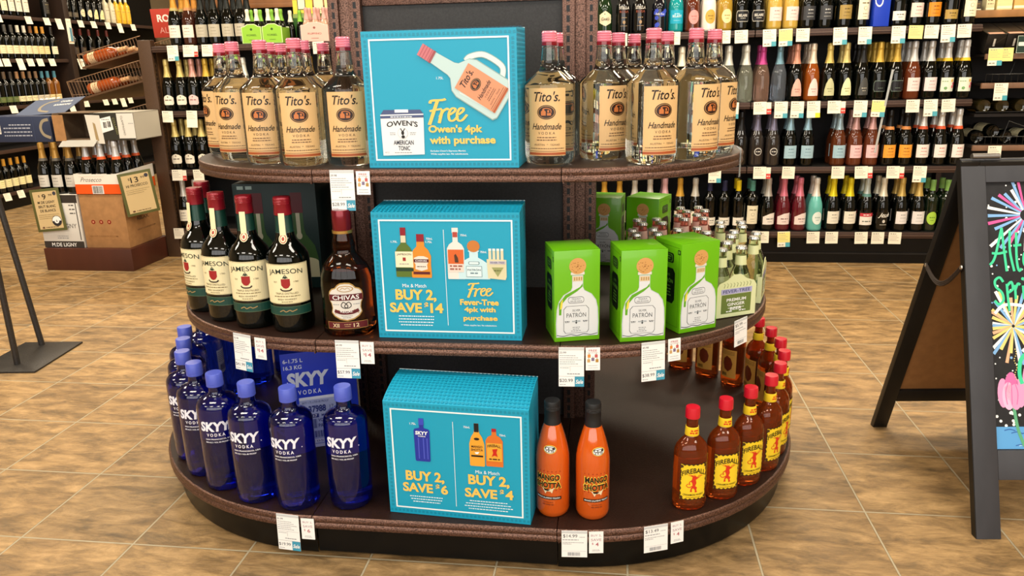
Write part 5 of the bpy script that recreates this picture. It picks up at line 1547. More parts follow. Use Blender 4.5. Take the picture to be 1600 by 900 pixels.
LAY = {
 'r1': [('crest', .363, 1), ('blackscript', .469, 1), ('blackscript', .56, 1), ('blueflower', .672, 1), ('teal', .766, 1), ('rosegold', .857, 1), ('white', .947, 1), ('goldclear', 1.037, 1), ('blackcrest', 1.127, 1), ('blackcrest', 1.217, 1), ('clearpink', 1.307, 1), ('clearpink', 1.397, 1), ('charcoal', 1.487, 1), ('charcoal', 1.58, 1), ('goldlabel', 1.68, 1), ('creamtall', 1.775, 1), ('whitelow', 1.965, 1), ('creampink', 2.056, 1), ('orange', 2.146, 1), ('goldsmall', 2.236, 1), ('creamtall', 2.326, 0)],
 'r2': [('whitefoil', .717, 1), ('whitefoil', .81, 1), ('silverclear', 1.075, 1), ('silverclear', 1.172, 1), ('magenta', 1.265, 1), ('bluefoil', 1.358, 0), ('rosepoint', 1.45, 2), ('palepoint', 1.54, 2), ('sagepoint', 1.63, 0), ('creampoint', 1.72, 1), ('blackpoint', 1.81, 2), ('golddark', 1.90, 2), ('golddark', 1.99, 2), ('rosesilver', 2.08, 2), ('silverpink', 2.17, 1), ('floral', 2.26, 1), ('floral', 2.35, 1)],
 'r3': [('blackmatte', 1.166, 1), ('ring', 1.258, 1), ('ring', 1.349, 1), ('bluelabel', 1.444, 1), ('bluelabel', 1.541, 0), ('bluerose', 1.717, 1), ('pinkrose', 1.808, 1), ('pinkrose', 1.90, 1), ('orangeband', 1.992, 1), ('orangeband', 2.083, 1), ('redband', 2.175, 1), ('redband', 2.268, 1), ('redband', 2.36, 1)],
 'r4': [('goldneck', .372, 0), ('goldneck', .464, 0), ('silverneck', .556, 0), ('silverneck', .648, 0), ('pinkneck', .738, 1), ('goldneck', .828, 0), ('silverneck', .918, 0), ('navy', 1.005, 0), ('navy', 1.09, 0), ('yellow', 1.172, 1), ('tealcap', 1.254, 1), ('slantsilver', 1.345, 1), ('slantpink', 1.436, 1), ('slantpink', 1.528, 1), ('aqua', 1.62, 1), ('yellowfoil', 1.717, 1), ('yellowfoil', 1.812, 1), ('pattern', 1.905, 1), ('script', 1.998, 1), ('goldwhite', 2.10, 1), ('goldwhite', 2.196, 1), ('green', 2.27, 1), ('green', 2.35, 1)],
 'l1': [('goldfoilcream', -2.28, 1), ('goldfoilrose', -2.192, 1), ('silverwrap', -2.107, 1), ('silverwrap', -2.022, 1), ('silverwrap', -1.937, 1), ('silverwrap', -1.852, 1)],
 'l2': [('goldcream', -2.383, 0), ('goldcream', -2.295, 1), ('pinkshield', -2.213, 1), ('goldplain', -2.123, 1), ('goldplain', -2.03, 0), ('silverclear', -1.868, 0), ('silverclear', -1.775, 0), ('goldplain', -1.658, 1), ('goldplain', -1.437, 0), ('goldplain', -1.345, 0)],
 'l3': [('goldcream', -2.385, 1), ('goldcream', -2.295, 1), ('goldcream', -2.205, 1)],
 'l4': [('silverneck', -2.385, 0), ('silverneck', -2.30, 0)],
}
ROWCAT = 'sparkling wine on the '
for row, items in LAY.items():
    place, zi = RG[row]
    rr = random.Random(row)
    for depth in (0, 1, 2):
        for k, x, nb in items:
            if depth > nb:
                continue
            key, desc = K[k]
            o = spawn(shelf_bottle(key), (x + (rr.uniform(-0.004, 0.004) if depth else 0), BY + 0.056 + 0.092 * depth + rr.uniform(-0.004, 0.004), BZ[zi]), R(rr.uniform(-6, 6) + 8))
            later(o, desc, ('on ' if depth == 0 else 'second row of ' if depth == 1 else 'third row of ') + place, 'bottle', ROWCAT + place)
# tall blue gift tube of the top shelf
mb = MB().box(-0.042, -0.04, 0, 0.042, 0.04, 0.34, M('#1c3fc0', 0.35), 0.003)
a = Art().text('Cuvée', 0, 0.20, 0.20, 0.05, WHITE, 1, 0.0, 0.4, rot=R(72))
mb.art(a, flat(0, -0.04))
tag(mb.build('gift_box', None, (1.868, BY + 0.05, BZ[0]), R(4)), 'royal blue gift box with white script among the top shelf bottles', 'box')

# ------------------------------------------------------------------ small bottle packs, back left top shelf
def mini(foil, glass, name='mini_sparkling_bottle'):
    k = 0.62
    o = MB().lathe([(r * k, z * k) for r, z in CH], glass, 18).build(name)
    part(MB().lathe([(0.0175, 0.127), (0.0145, 0.14), (0.0112, 0.155), (0.0105, 0.17), (0.0122, 0.178), (0.0115, 0.190), (0.0095, 0.195), (0, 0.196)], M(foil, 0.35, 0.1), 16), 'foil', o)
    return o
def pack(col, rim, word, w, ink):
    mb = MB()
    h = 0.112
    top = [(w / 2, h * 0.86), (w * 0.36, h * 0.88), (w * 0.18, h), (-w * 0.18, h), (-w * 0.36, h * 0.88), (-w / 2, h * 0.86)]
    pts = [(-w / 2, 0), (w / 2, 0)] + top
    n = len(pts)
    for y in (-0.058, 0.056):
        mb.add([(x, y, z) for x, z in pts] + [(x, y + 0.0015, z) for x, z in pts], [list(range(n)), list(range(n, 2 * n))[::-1]] + [(i, n + i, n + (i + 1) % n, (i + 1) % n) for i in range(n)], print_(rim))
    for s in (-1, 1):
        mb.box(s * w / 2 - 0.001, -0.058, 0, s * w / 2 + 0.001, 0.058, h * 0.8, print_(col))
    mb.box(-w / 2, -0.058, 0, w / 2, 0.058, 0.002, print_(col))
    a = Art().poly([(x * 0.94, 0.003 + z * 0.94) for x, z in pts], print_(col), 1)
    a.text(word, 0, h * 0.42, w * 0.5, 0.011, print_(ink), 2, 0.01).ell(0, h * 0.72, 0.008, 0.007, print_(ink), 2, 12).squig(-w * 0.2, w * 0.2, h * 0.18, 0.003, print_(ink), 2, center=True)
    return mb.art(a, flat(0, -0.058)).build('bottle_carrier')
pk = pack('#8fc43a', '#dfeac0', 'KORBEL', 0.126, '#3a5a1a')
m1 = mini('#e2dfcc', DARKG)
m2 = mini('#7fb83a', DARKG)
for i, x in enumerate((-1.772, -1.640)):
    where = 'left' if i == 0 else 'right'
    tag(spawn(pk, (x, BY + 0.07, BZ[0]), 0), f'lime green card carrier of mini bottles on top back shelf, {where} one', 'bottle carrier', 'mini bottle packs')
    for bx in (-0.029, 0.029):
        for by in (0, 1):
            o = spawn(m2 if by else m1, (x + bx, BY + 0.042 + 0.056 * by, BZ[0] + 0.003), 0)
            later(o, f'mini bottle with {"green" if by else "white"} neck', f'in {where} lime green carrier', 'bottle', 'mini bottles in the green packs')
for q in range(5):
    o = spawn(m1 if q % 2 else m2, (-1.80 + 0.062 * q + (0.0 if q < 3 else 0.02), BY + 0.20, BZ[0]), 0)
    later(o, f'mini bottle with {"white" if q % 2 else "green"} neck', 'behind the lime green carriers', 'bottle', 'mini bottles behind the green packs')
pkp = pack('#e6b4a8', '#eec8bc', 'RUFFINO', 0.172, '#8a5048')
tag(spawn(pkp, (-1.372, BY + 0.07, BZ[0]), 0), 'pink card carrier of mini bottles left of the display, top back shelf', 'bottle carrier')
m3 = mini('#cf9a90', G('#c79a86'))
for bx in (-0.055, 0.0, 0.055):
    for by in (0, 1):
        o = spawn(m3, (-1.372 + bx, BY + 0.042 + 0.056 * by, BZ[0] + 0.003), 0)
        later(o, 'mini bottle with rose gold neck', f'in {"front" if by == 0 else "rear"} of pink carrier', 'bottle', 'mini bottles in the pink pack')
mb = MB().box(-0.09, -0.05, 0, 0.09, 0.05, 0.175, M('#2f5a22', 0.5), 0.002)
mb.art(Art().rect(-0.09, 0.15, 0.09, 0.175, print_('#8aa05a'), 1).text('NO', 0.0, 0.085, 0.11, 0.06, print_('#dfe6c8'), 1, 0.03), flat(0, -0.05))
tag(mb.build('shipping_carton', None, (-1.49, BY + 0.26, BZ[0])), 'dark green carton between the lime and pink mini bottle carriers', 'carton')

# ------------------------------------------------------------------ upper display ledge, cards, red sign
mb = MB().box(-2.15, 0.30, 1.57, -1.25, 0.42, 1.60, M('#8a5a34', 0.45, kind='wood', amt=0.2, scale=12), 0.003).box(-2.15, 0.30, 1.60, -1.25, 0.32, 1.66, M('#8a5a34', 0.45, kind='wood', amt=0.2, scale=12))
mb.build('upper_ledge', run)
for x, w, z0, z1, col, lab in ((-1.545, 0.065, 1.50, 1.61, '#e6cf4a', 'yellow card hanging from the ledge above the dark green carton'), (-1.44, 0.03, 1.52, 1.66, '#e9d9b0', 'narrow cream card on ledge between yellow and wide cards'), (-1.35, 0.05, 1.50, 1.66, '#efdf9a', 'wide pale yellow card on ledge above the pink carrier')):
    mb = MB().box(-w, 0, z0, w, 0.002, z1, print_(col))
    a = Art().squig(-w * 0.7, w * 0.7, z0 + 0.03, 0.004, print_('#7a6a3a'), 1, center=True).squig(-w * 0.7, w * 0.7, z0 + 0.018, 0.003, print_('#7a6a3a'), 1, center=True)
    if w > 0.06:
        a.rect(-0.035, z0 + 0.05, 0.02, z1, print_('#2a2018'), 1).rect(-0.03, z0 + 0.055, 0.015, z1, print_('#efe6c8'), 2)
    tag(mb.art(a, flat()).build('shelf_card', None, (x, BY + 0.297, 0)), lab, 'card', 'cards on the ledge')
mb = MB().box(0, 0, 0, 0.36, 0.004, 0.175, M('#b23a2c', 0.5), 0.001)
mb.art(Art().text('RO', 0.085, 0.118, 0.088, 0.046, print_('#f0e2d6'), 1, 0.035).text('AL', 0.078, 0.045, 0.062, 0.036, print_('#d9968a'), 1), flat())
o = mb.build('hanging_sign', None, (-2.545, BY + 0.245, 1.405))
o.rotation_euler = (R(4), 0, R(-3))
tag(o, 'red sign with white lettering at left end of back shelving', 'sign')
o = MB().box(-0.006, 0, 0, 0.006, 0.0012, 0.46, M('#dfe3e2', 0.2, trans=0.5)).build('plastic_strip', None, (1.905, BY - 0.012, 0.66))
o.rotation_euler = (0, R(6), 0)
tag(o, 'narrow clear plastic strip hanging before the second back shelf', 'strip')

# ------------------------------------------------------------------ price tags on the back shelving
CREAM = M('#f3ecd8', 0.5)
_tags = {}
def shelf_tag(kind):
    if kind not in _tags:
        h = {'plain': 0.066, 'teal': 0.088, 'red': 0.066, 'yellow': 0.066, 'yteal': 0.088, 'ycorner': 0.088, 'hang': 0.1}[kind]
        mb = MB().box(-0.036, 0, -h, 0.036, 0.0012, 0.004, print_('#efe08a') if kind == 'yellow' else CREAM)
        a = Art()
        g = print_('#9a958c')
        a.squig(-0.028, 0.005, -0.006, 0.005, g, 2)
        for k in range(4):
            a.squig(-0.030, 0.012 + 0.012 * (k % 2), -0.018 - 0.009 * k, 0.002, g, 2, seed=k)
        if kind in ('teal', 'yteal'):
            a.rect(0.010, -h, 0.036, -h + 0.026, print_('#4aa0b0'), 2).squig(-0.030, 0.004, -h + 0.013, 0.006, g, 2)
        if kind == 'yteal':
            a.rect(-0.036, -0.060, 0.036, 0.0, print_('#efdf86'), 1)
        if kind == 'ycorner':
            a.rect(0.010, -h, 0.036, -h + 0.026, print_('#e8da2a'), 2)
        if kind == 'red':
            mb.box(0.037, 0, -h, 0.062, 0.0012, 0.0, CREAM)
            a.rect(0.037, -h, 0.062, -h + 0.030, print_('#cf4038'), 2).squig(0.040, 0.059, -h + 0.015, 0.004, CREAM, 3)
        _tags[kind] = mb.art(a, flat(0, 0, 0, 0.0005)).build('price_tag')
    return _tags[kind]
TD_ = {'plain': 'plain cream price tag', 'teal': 'cream price tag with teal corner', 'red': 'cream price tag with red corner', 'yellow': 'all yellow price tag', 'yteal': 'yellow price tag with teal corner', 'ycorner': 'cream price tag with yellow corner', 'hang': 'long cream hanging tag'}
TL = [
 (0, 'under top shelf, back right', [(.456, 'plain'), (.754, 'plain'), (1.031, 'plain'), (1.125, 'plain'), (1.278, 'teal'), (1.365, 'yteal'), (1.458, 'plain'), (1.656, 'teal'), (1.788, 'teal'), (1.962, 'teal'), (2.052, 'yellow'), (2.134, 'plain'), (2.217, 'teal'), (2.30, 'plain')]),
 (0, 'under top shelf, back left', [(-2.287, 'teal'), (-2.182, 'red'), (-2.06, 'red'), (-1.349, 'plain')]),
 (1, 'under second shelf, back right', [(1.099, 'teal'), (1.253, 'red'), (1.37, 'teal'), (1.46, 'teal'), (1.548, 'ycorner'), (1.66, 'red'), (1.803, 'teal'), (1.90, 'yteal'), (2.081, 'plain'), (2.175, 'teal'), (2.268, 'plain')]),
 (1, 'under second shelf, back left', [(-2.381, 'plain'), (-2.217, 'hang')]),
 (2, 'under third shelf, back right', [(1.02, 'teal'), (1.276, 'red'), (1.439, 'plain'), (1.715, 'plain'), (1.842, 'red'), (2.017, 'red'), (2.163, 'teal')]),
 (2, 'under third shelf, back left', [(-2.372, 'red'), (-2.227, 'plain')]),
 (3, 'under bottom shelf, back right', [(1.317, 'plain'), (1.439, 'yteal'), (1.608, 'plain'), (1.714, 'plain'), (1.88, 'plain'), (1.974, 'plain'), (2.07, 'plain')]),
 (3, 'under bottom shelf, back left', [(-2.42, 'plain')]),
]
for zi, place, items in TL:
    for x, kind in items:
        o = spawn(shelf_tag(kind), (x, BY - 0.0065, BZ[zi] - 0.004), 0, (R(-6 if kind != 'plain' else -3), R(random.uniform(-2, 2)), R(random.uniform(-4, 4))))
        later(o, TD_[kind], place, 'price tag', 'price tags on the back shelving')

# ------------------------------------------------------------------ rack past the right end: boxes and lying bottles
mb = MB().box(-0.049, 0, 0, 0.049, 0.25, 0.105, M('#17130f', 0.4), 0.002)
a = Art().rect(-0.012, 0.04, -0.002, 0.08, print_('#cfc8bc'), 1).line([(-0.045, 0.02), (0.045, 0.09)], 0.0015, print_('#4a4038'), 1)
mb.art(a, flat())
mb.art(Art().rect(-0.040, 0.006, 0.038, 0.036, print_('#d9a08a'), 1), lambda u, v, l: (u, v, 0.105 + 0.0005 * l))
bx = mb.build('gift_carton')
TILT = (R(17), 0, 0)
for i, x in enumerate((2.485, 2.586, 2.687, 2.788)):
    later(spawn(bx, (x, BY + 0.05, 1.1905), 0, TILT), 'black flat gift carton with pink top sticker', 'on right rack', 'box', 'black gift cartons')
for i, (x, kind) in enumerate([(2.475, 'yteal'), (2.53, 'yellow'), (2.70, 'plain')]):
    later(spawn(shelf_tag(kind), (x, BY - 0.007 + 0.002 * (i == 1), 1.215), 0, (R(-4), 0, 0)), TD_[kind], 'below the black gift cartons', 'price tag', 'price tags on the right rack')
o = MB().box(-0.025, 0, -0.045, 0.025, 0.0015, 0.045, print_('#23382f')).art(Art().frame(-0.025, -0.045, 0.025, 0.045, 0.002, print_('#c9d2c4'), 1).rrect(-0.018, -0.008, 0.018, 0.012, 0.004, print_('#dfe6da'), 1), flat()).build('shelf_card', None, (2.60, BY - 0.012, 1.235))
tag(o, 'small dark green card left of the save card', 'card')
o = MB().box(-0.06, 0, -0.045, 0.06, 0.0015, 0.045, CREAM).art(Art().text('SAVE $1', 0.0, 0.018, 0.10, 0.017, print_('#b0534a'), 1, 0.01).squig(-0.04, 0.04, -0.012, 0.003, print_('#9a958c'), 1), flat()).build('shelf_card', None, (2.69, BY - 0.012, 1.238))
tag(o, 'white save card with red print at right edge of photo', 'card')
for x, z, kind, pl in ((2.53, 1.03, 'teal', 'on wire rack edge, upper'), (2.545, 0.69, 'teal', 'on wire rack edge, lower')):
    later(spawn(shelf_tag(kind), (x, BY - 0.006, z), 0, (R(-4), 0, R(3))), TD_[kind], pl, 'price tag', 'price tags on the right rack')
lying = shelf_bottle(('wine', D, '#1a1616', None, '#eadfb4', 'tall', '#8a8060', ()))
for i, (x, y, z, yaw) in enumerate([(2.485, 0.095, 0.735, -3), (2.561, 0.085, 0.767, 2), (2.637, 0.095, 0.735, 3), (2.76, 0.095, 0.735, 4)]):
    o = spawn(lying, (x, BY + y, z), 0, (R(-90), R(-40), R(yaw)))
    later(o, 'dark wine bottle with cream label lying', 'on lower wire rack shelf', 'bottle', 'bottles lying on the right rack')
ly2 = shelf_bottle(('wine', '#2a2410', '#1a1616', None, '#b08a3a', 'tall', '#6a5020', ()))
for i, x in enumerate((2.485, 2.58, 2.68, 2.78)):
    o = spawn(ly2, (x, BY + 0.06, 0.908), 0, (R(-90), R(180), 0))
    later(o, 'amber wine bottle lying base outwards', 'below upper wire rack', 'bottle', 'bottles lying in the wire rack')
mb = MB().box(2.432, 0.04, 0.85, 3.7, 0.42, 0.866, M('#17110f', 0.5)).box(2.432, 0.03, 0.875, 3.7, 0.034, 0.88, BLACK)
mb.build('wire_shelf', rack)
for i, (x, w, h, col, lab) in enumerate([(2.40, 0.028, 0.05, '#4a4236', 'small dark framed box on the ledge above black cartons'), (2.475, 0.022, 0.075, '#e8dcae', 'small cream box on the ledge above black cartons'), (2.55, 0.04, 0.13, '#efe2a6', 'tall pale yellow box on the top right ledge'), (2.645, 0.045, 0.13, '#e3b56a', 'tan yellow box on top right ledge, right of tall pale one'), (2.75, 0.045, 0.12, '#efe6c0', 'ivory box at the far right of the top ledge')]):
    o = MB().box(-w, 0, 0, w, 0.06, h, print_(col), 0.001).art(Art().squig(-w * 0.7, w * 0.7, h * 0.7, 0.006, print_('#8a6a3a'), 1).squig(-w * 0.7, w * 0.7, h * 0.45, 0.004, print_('#8a6a3a'), 1).rect(-w, h * 0.05, w, h * 0.16, print_('#fff4d0'), 1), flat()).build('gift_box', None, (x + 0.04, BY + 0.23, 1.4255))
    tag(o, lab, 'box', 'gift boxes on the right ledge')

# ------------------------------------------------------------------ wine along the left wall
LWX = LX - 0.045
def wine(caps, lab, lsh, ink='#8a8060', glass=D):
    return ('wine', glass, caps, None, lab, lsh, ink, ())
WR = [
 ('top shelf, far left wall', 0, [(4.37, wine('#2a2020', '#f0e8c8', 'tall'), 'wine bottle with tall ivory label'), (4.454, wine('#2a2020', '#f0e8c8', 'tall'), 'wine bottle with tall ivory label'), (4.548, wine('#2a2020', '#f0e8c8', 'tall'), 'wine bottle with tall ivory label'), (4.64, wine('#1a1a1a', '#efe9d8', 'tall'), 'wine bottle with broad white label'), (4.73, wine('#1a1a1a', '#efe9d8', 'tall'), 'wine bottle with broad white label'), (4.82, wine('#1a1a1a', '#efe9d8', 'tall'), 'wine bottle with broad white label'), (5.10, wine('#151515', '#2a2622', 'tall'), 'black wine bottle with dark label'),
   (5.42, wine('#1b1917', '#5a5248', 'low'), 'black wine bottle with grey oval'), (5.52, wine('#1b1917', '#5a5248', 'low'), 'black wine bottle with grey oval'), (5.63, wine('#1c1a18', '#e6d9b4', 'oval'), 'black wine bottle with cream oval'), (5.745, wine('#1c1a18', '#e6d9b4', 'oval'), 'black wine bottle with cream oval'), (5.845, wine('#1c1a18', '#efe0a8', 'pointed'), 'black wine bottle with pale pointed label'), (5.945, wine('#1c1a18', '#efe0a8', 'pointed'), 'black wine bottle with pale pointed label'), (6.045, wine('#d8d0b8', '#d9d0b6', 'tall', glass='#cfc6a8'), 'ivory wine bottle with ivory label'), (6.15, wine('#d8d0b8', '#d9d0b6', 'tall', glass='#cfc6a8'), 'ivory wine bottle with ivory label'), (6.245, wine('#e8e2d0', '#e8b93a', 'tall', glass='#e0b030'), 'bright yellow wine bottle'), (6.34, wine('#e8e2d0', '#e8b93a', 'tall', glass='#e0b030'), 'bright yellow wine bottle'), (6.435, wine('#e8e2d0', '#e8b93a', 'tall', glass='#e0b030'), 'bright yellow wine bottle')]),
 ('second shelf, far left wall', 1, [(4.27, wine('#6a1c1c', '#f0e4bc', 'rect'), 'red capped wine bottle'), (4.35, wine('#6a1c1c', '#f0e4bc', 'rect'), 'red capped wine bottle'), (4.43, wine('#2a2826', '#f0e4bc', 'rect'), 'black capped wine bottle'), (4.512, wine('#4a4844', '#f0e4bc', 'rect'), 'grey capped wine bottle'), (4.594, wine('#4a4844', '#f0e4bc', 'rect'), 'grey capped wine bottle'), (4.676, wine('#d9d4c4', '#f0e4bc', 'rect'), 'white capped wine bottle'), (4.758, wine('#d9d4c4', '#f0e4bc', 'rect'), 'white capped wine bottle'), (4.84, wine('#8a5a30', '#f0dfb0', 'rect'), 'brown capped wine bottle'), (4.922, wine('#c9913a', '#eed9a0', 'rect'), 'gold capped wine bottle'), (5.004, wine('#c9913a', '#eed9a0', 'rect'), 'gold capped wine bottle'), (5.12, wine('#2a2622', '#efe6c8', 'rect'), 'dark capped wine bottle'),
   (5.44, wine('#5a2018', '#3a2a20', 'rect'), 'dark wine bottle'), (5.56, wine('#5a2018', '#3a2a20', 'rect'), 'dark wine bottle'), (5.7, wine('#5a2018', '#3a2a20', 'rect'), 'dark wine bottle'), (5.85, wine('#5a2018', '#3a2a20', 'rect'), 'dark wine bottle'), (6.0, wine('#5a2018', '#3a2a20', 'rect'), 'dark wine bottle')]),
 ('third shelf, far left wall', 2, [(4.235, wine('#8a6a48', '#d8c890', 'low'), 'tan capped wine bottle'), (4.315, wine('#8a6a48', '#5a6a3a', 'low'), 'wine bottle with green label'), (4.395, wine('#5a4a3a', '#5a6a3a', 'low'), 'wine bottle with green label'), (4.475, wine('#3a342e', '#5a6a3a', 'low'), 'wine bottle with green label'), (4.557, wine('#9a7450', '#e6dcb4', 'low'), 'wine bottle with buff label'), (4.639, wine('#9a7450', '#e6dcb4', 'low'), 'wine bottle with buff label'), (4.721, wine('#7a6048', '#e6dcb4', 'low'), 'wine bottle with buff label'), (4.803, wine('#7a6048', '#cfc6b4', 'low'), 'wine bottle with vineyard label'), (4.885, wine('#4a8296', '#cfc6b4', 'low'), 'blue capped wine bottle'), (4.967, wine('#4a8296', '#e3cf9a', 'low', glass='#7a4a18'), 'blue capped amber wine bottle'), (5.06, wine('#4a8296', '#e3cf9a', 'low', glass='#7a4a18'), 'blue capped amber wine bottle')]),
 ('bottom shelf, far left wall', 4, [(3.93, wine('#c9932c', '#efe3b0', 'rect', '#a8b04a'), 'yellow capped wine bottle'), (4.015, wine('#c9932c', '#efe3b0', 'rect', '#a8b04a'), 'yellow capped wine bottle'), (4.10, wine('#c9932c', '#efe3b0', 'rect', '#a8b04a'), 'yellow capped wine bottle'), (4.185, wine('#b8842c', '#efe3b0', 'rect', '#a8b04a'), 'ochre capped wine bottle'), (4.27, wine('#b8842c', '#efe3b0', 'rect', '#a8b04a'), 'ochre capped wine bottle'), (4.355, wine('#b8842c', '#efe3b0', 'rect', '#a8b04a'), 'ochre capped wine bottle'), (4.44, wine('#b8842c', '#efe3b0', 'rect', '#a8b04a'), 'ochre capped wine bottle')]),
]
for place, zi, items in WR:
    for y, key, desc in items:
        later(spawn(shelf_bottle(key), (LWX, y, LZ[zi]), R(78)), desc, 'on ' + place, 'bottle', 'wine on the ' + place)
for zi, place, ys in ((0, 'top shelf edge, far left wall', (4.40, 4.777, 5.022, 5.19, 5.52, 5.728, 5.97, 6.177, 6.432)), (1, 'second shelf edge, far left wall', (4.299, 4.40, 4.566, 4.70, 4.83, 4.995, 5.42, 5.58)), (2, 'third shelf edge, far left wall', (4.374, 5.16, 5.395, 5.719, 5.874, 6.023, 6.165)), (4, 'bottom shelf edge, far left wall', (4.091, 4.259))):
    for i, y in enumerate(ys):
        o = spawn(shelf_tag('hang' if (i * 5 + zi) % 4 == 3 else 'plain'), (LX + 0.006, y, LZ[zi] - 0.004), 0, (R(-14), 0, R(82)))
        later(o, 'cream price tag', 'on ' + place, 'price tag', 'price tags on the left wall')
o = MB().box(-0.034, 0, -0.24, 0.034, 0.002, 0.0, CREAM).art(Art().poly([(-0.004, -0.22), (0.03, -0.22), (0.03, -0.09), (0.0, -0.08)], print_('#5a8aa0'), 1).squig(-0.02, 0.02, -0.03, 0.005, print_('#9a958c'), 1).squig(-0.028, 0.03, -0.222, 0.01, print_('#a87a4a'), 2), flat()).build('hanging_card', None, (LX + 0.034, 5.30, 1.72), R(86))
tag(o, 'long cream card with blue picture on the wooden upright', 'card')

# ------------------------------------------------------------------ wire end rack with tilted trays
wr = thing('wire_end_rack', (-2.48, 2.45, 0))
tag(wr, 'brown end rack with tilted wire trays behind the carton stack', 'rack')
POST = M('#4b3524', 0.5, 0.2, kind='hammer', amt=0.2, scale=200)
mb = MB().box(-0.045, 0.0, 0, 0.044, 0.05, 1.383, POST, 0.004)
for k in range(50):
    z = 0.05 + k * 0.026
    mb.add([(0.0443, 0.018, z), (0.0443, 0.028, z), (0.0443, 0.028, z + 0.016), (0.0443, 0.018, z + 0.016)], [(0, 1, 2, 3)], BLACK)
mb.build('upright', wr)
MB().box(-0.045, 0.85, 0, 0.044, 0.90, 1.383, POST, 0.004).build('upright', wr)
MB().box(-0.01, 0.05, 0.1, 0.0, 0.85, 1.35, M('#20160f', 0.6)).build('back_panel', wr)
ROSE = M('#a34a1e', 0.06, coat=0.6)
rose_b = shelf_bottle(('wine', ROSE, '#d9a878', None, '#e6c9a0', 'low', '#9a6a4a', ()))
WIRE = M('#8a6a4c', 0.4, 0.3)
for ti, (z0, ln) in enumerate(((1.235, 0.46), (1.03, 0.56), (0.76, 0.56))):
    wh = (0.075, 0.115, 0.115)[ti]
    tilt = R(13)
    tf = Matrix.Translation((-0.047 - ln * math.cos(tilt), 0.075, z0)) @ Matrix.Rotation(-tilt, 4, 'Y')
    mb = MB().box(0, 0, -0.014, ln, 0.76, -0.002, M('#5a3f28', 0.5, kind='wood', amt=0.2, scale=12), tf=tf)
    for y in (0.0, 0.38, 0.76):
        for k in range(int(ln / 0.022)):
            mb.tube([(0.01 + 0.022 * k, y, 0), (0.01 + 0.022 * k, y, wh)], 0.0013, WIRE, 5, tf=tf)
        mb.tube([(0, y, wh), (ln, y, wh)], 0.0028, WIRE, 6, tf=tf)
        mb.tube([(0, y, 0.0), (0, y, wh)], 0.0028, WIRE, 6, tf=tf)
    mb.tube([(0, 0, wh), (0, 0.76, wh)], 0.0028, WIRE, 6, tf=tf)
    mb.tube([(0, 0, 0.03), (0, 0.76, 0.03)], 0.002, WIRE, 6, tf=tf)
    mb.build('wire_tray', wr)
    for k in range(8):
        if ti == 2 and k > 3:
            continue
        y = 0.05 + 0.09 * k + (0.018 if k >= 4 else 0.0)
        off = 0.02 if ti == 0 else 0.11
        p = tf @ Vector((off, y, 0.038))
        o = spawn(rose_b, (p.x - 2.48, p.y + 2.45, p.z), 0, (0, R(90) - tilt, 0))
        later(o, 'rose wine bottle lying', 'in ' + ('top', 'middle', 'lowest')[ti] + ' wire tray', 'bottle', 'rose bottles in the wire trays')

# ------------------------------------------------------------------ carton stack on the low plinth
PL = M('#4a2519', 0.45, kind='wood', amt=0.18, scale=8)
o = MB().box(-3.123, 2.072, 0, -2.532, 2.49, 0.14, PL, 0.002).build('plinth')
tag(o, 'low red brown wooden plinth under the stack of wine cartons', 'plinth')
mb = MB().box(-0.136, -0.175, 0, 0.136, 0.175, 0.335, M('#d8d6d0', 0.6), 0.002)
a = Art()
a.rect(-0.136, 0, 0.136, 0.042, print_('#34302e'), 1).text('M.DE LIGNY', 0, 0.020, 0.17, 0.024, WHITE, 2, 0.01).squig(-0.04, 0.04, 0.062, 0.005, GREYINK, 1, center=True).squig(-0.05, 0.05, 0.075, 0.004, GREYINK, 1, center=True)
a.text('LIGNY', 0.055, 0.14, 0.10, 0.028, print_('#5a5650'), 1).rect(0.118, 0.05, 0.124, 0.33, print_('#3a3634'), 1).rect(-0.136, 0.285, 0.136, 0.335, print_('#34302e'), 1)
for k in range(3):
    a.squig(0.075, 0.112, 0.27 - k * 0.025, 0.007, print_('#4a4844'), 1, seed=k)
mb.art(a, flat(0, -0.175))
tag(mb.build('wine_carton', None, (-2.995, 2.275, 0.1405)), 'white wine carton with dark base band on the plinth, left', 'carton')
mb = MB().box(-0.146, -0.178, 0, 0.146, 0.178, 0.338, CARD, 0.003)
a = Art()
for k, x in enumerate((-0.075, -0.022, 0.032)):
    a.ell(x, 0.165, 0.0135, 0.0135, print_('#8a2a1c'), 1, 18).ell(x, 0.165, 0.006, 0.006, print_('#c98a6a'), 2, 10)
a.text('ABOUT.DGGROUP.COM', -0.02, 0.075, 0.19, 0.010, print_('#8a6038'), 1, 0.01)
mb.art(a, flat(0, -0.178))
b = Art().text('RESTOCK.', 0.0, 0.205, 0.17, 0.022, print_('#3a2c20'), 1, 0.02).text('RELAX.', 0.0, 0.165, 0.13, 0.022, print_('#3a2c20'), 1, 0.02).text('ABOUT.DGGROUP.COM', 0.02, 0.095, 0.20, 0.010, print_('#5a4028'), 1, 0.01).rect(0.13, 0.24, 0.17, 0.32, WHITE, 1).bars(0.135, 0.165, 0.25, 0.31, INK, 2)
mb.art(b, lambda u, v, l: (0.146 + 0.0003 * l, u, v))
tag(mb.build('wine_carton', None, (-2.700, 2.282, 0.1405)), 'brown cardboard wine carton on the plinth, right', 'carton')
ORG, TRW = print_('#ea5a1c'), print_('#efe9e0')
mb = MB()
w, d = 0.150, 0.183
def tray_wall(p0, p1, h0, h1):
    v = [(p0[0], p0[1], 0), (p1[0], p1[1], 0), (p1[0], p1[1], 0.062), (p0[0], p0[1], 0.062), (p1[0], p1[1], h1), (p0[0], p0[1], h0)]
    mb.add(v, [(0, 1, 2, 3)], ORG)
    mb.add(v, [(3, 2, 4, 5)], TRW)
tray_wall((-w, -d), (w * 0.78, -d), 0.125, 0.122)
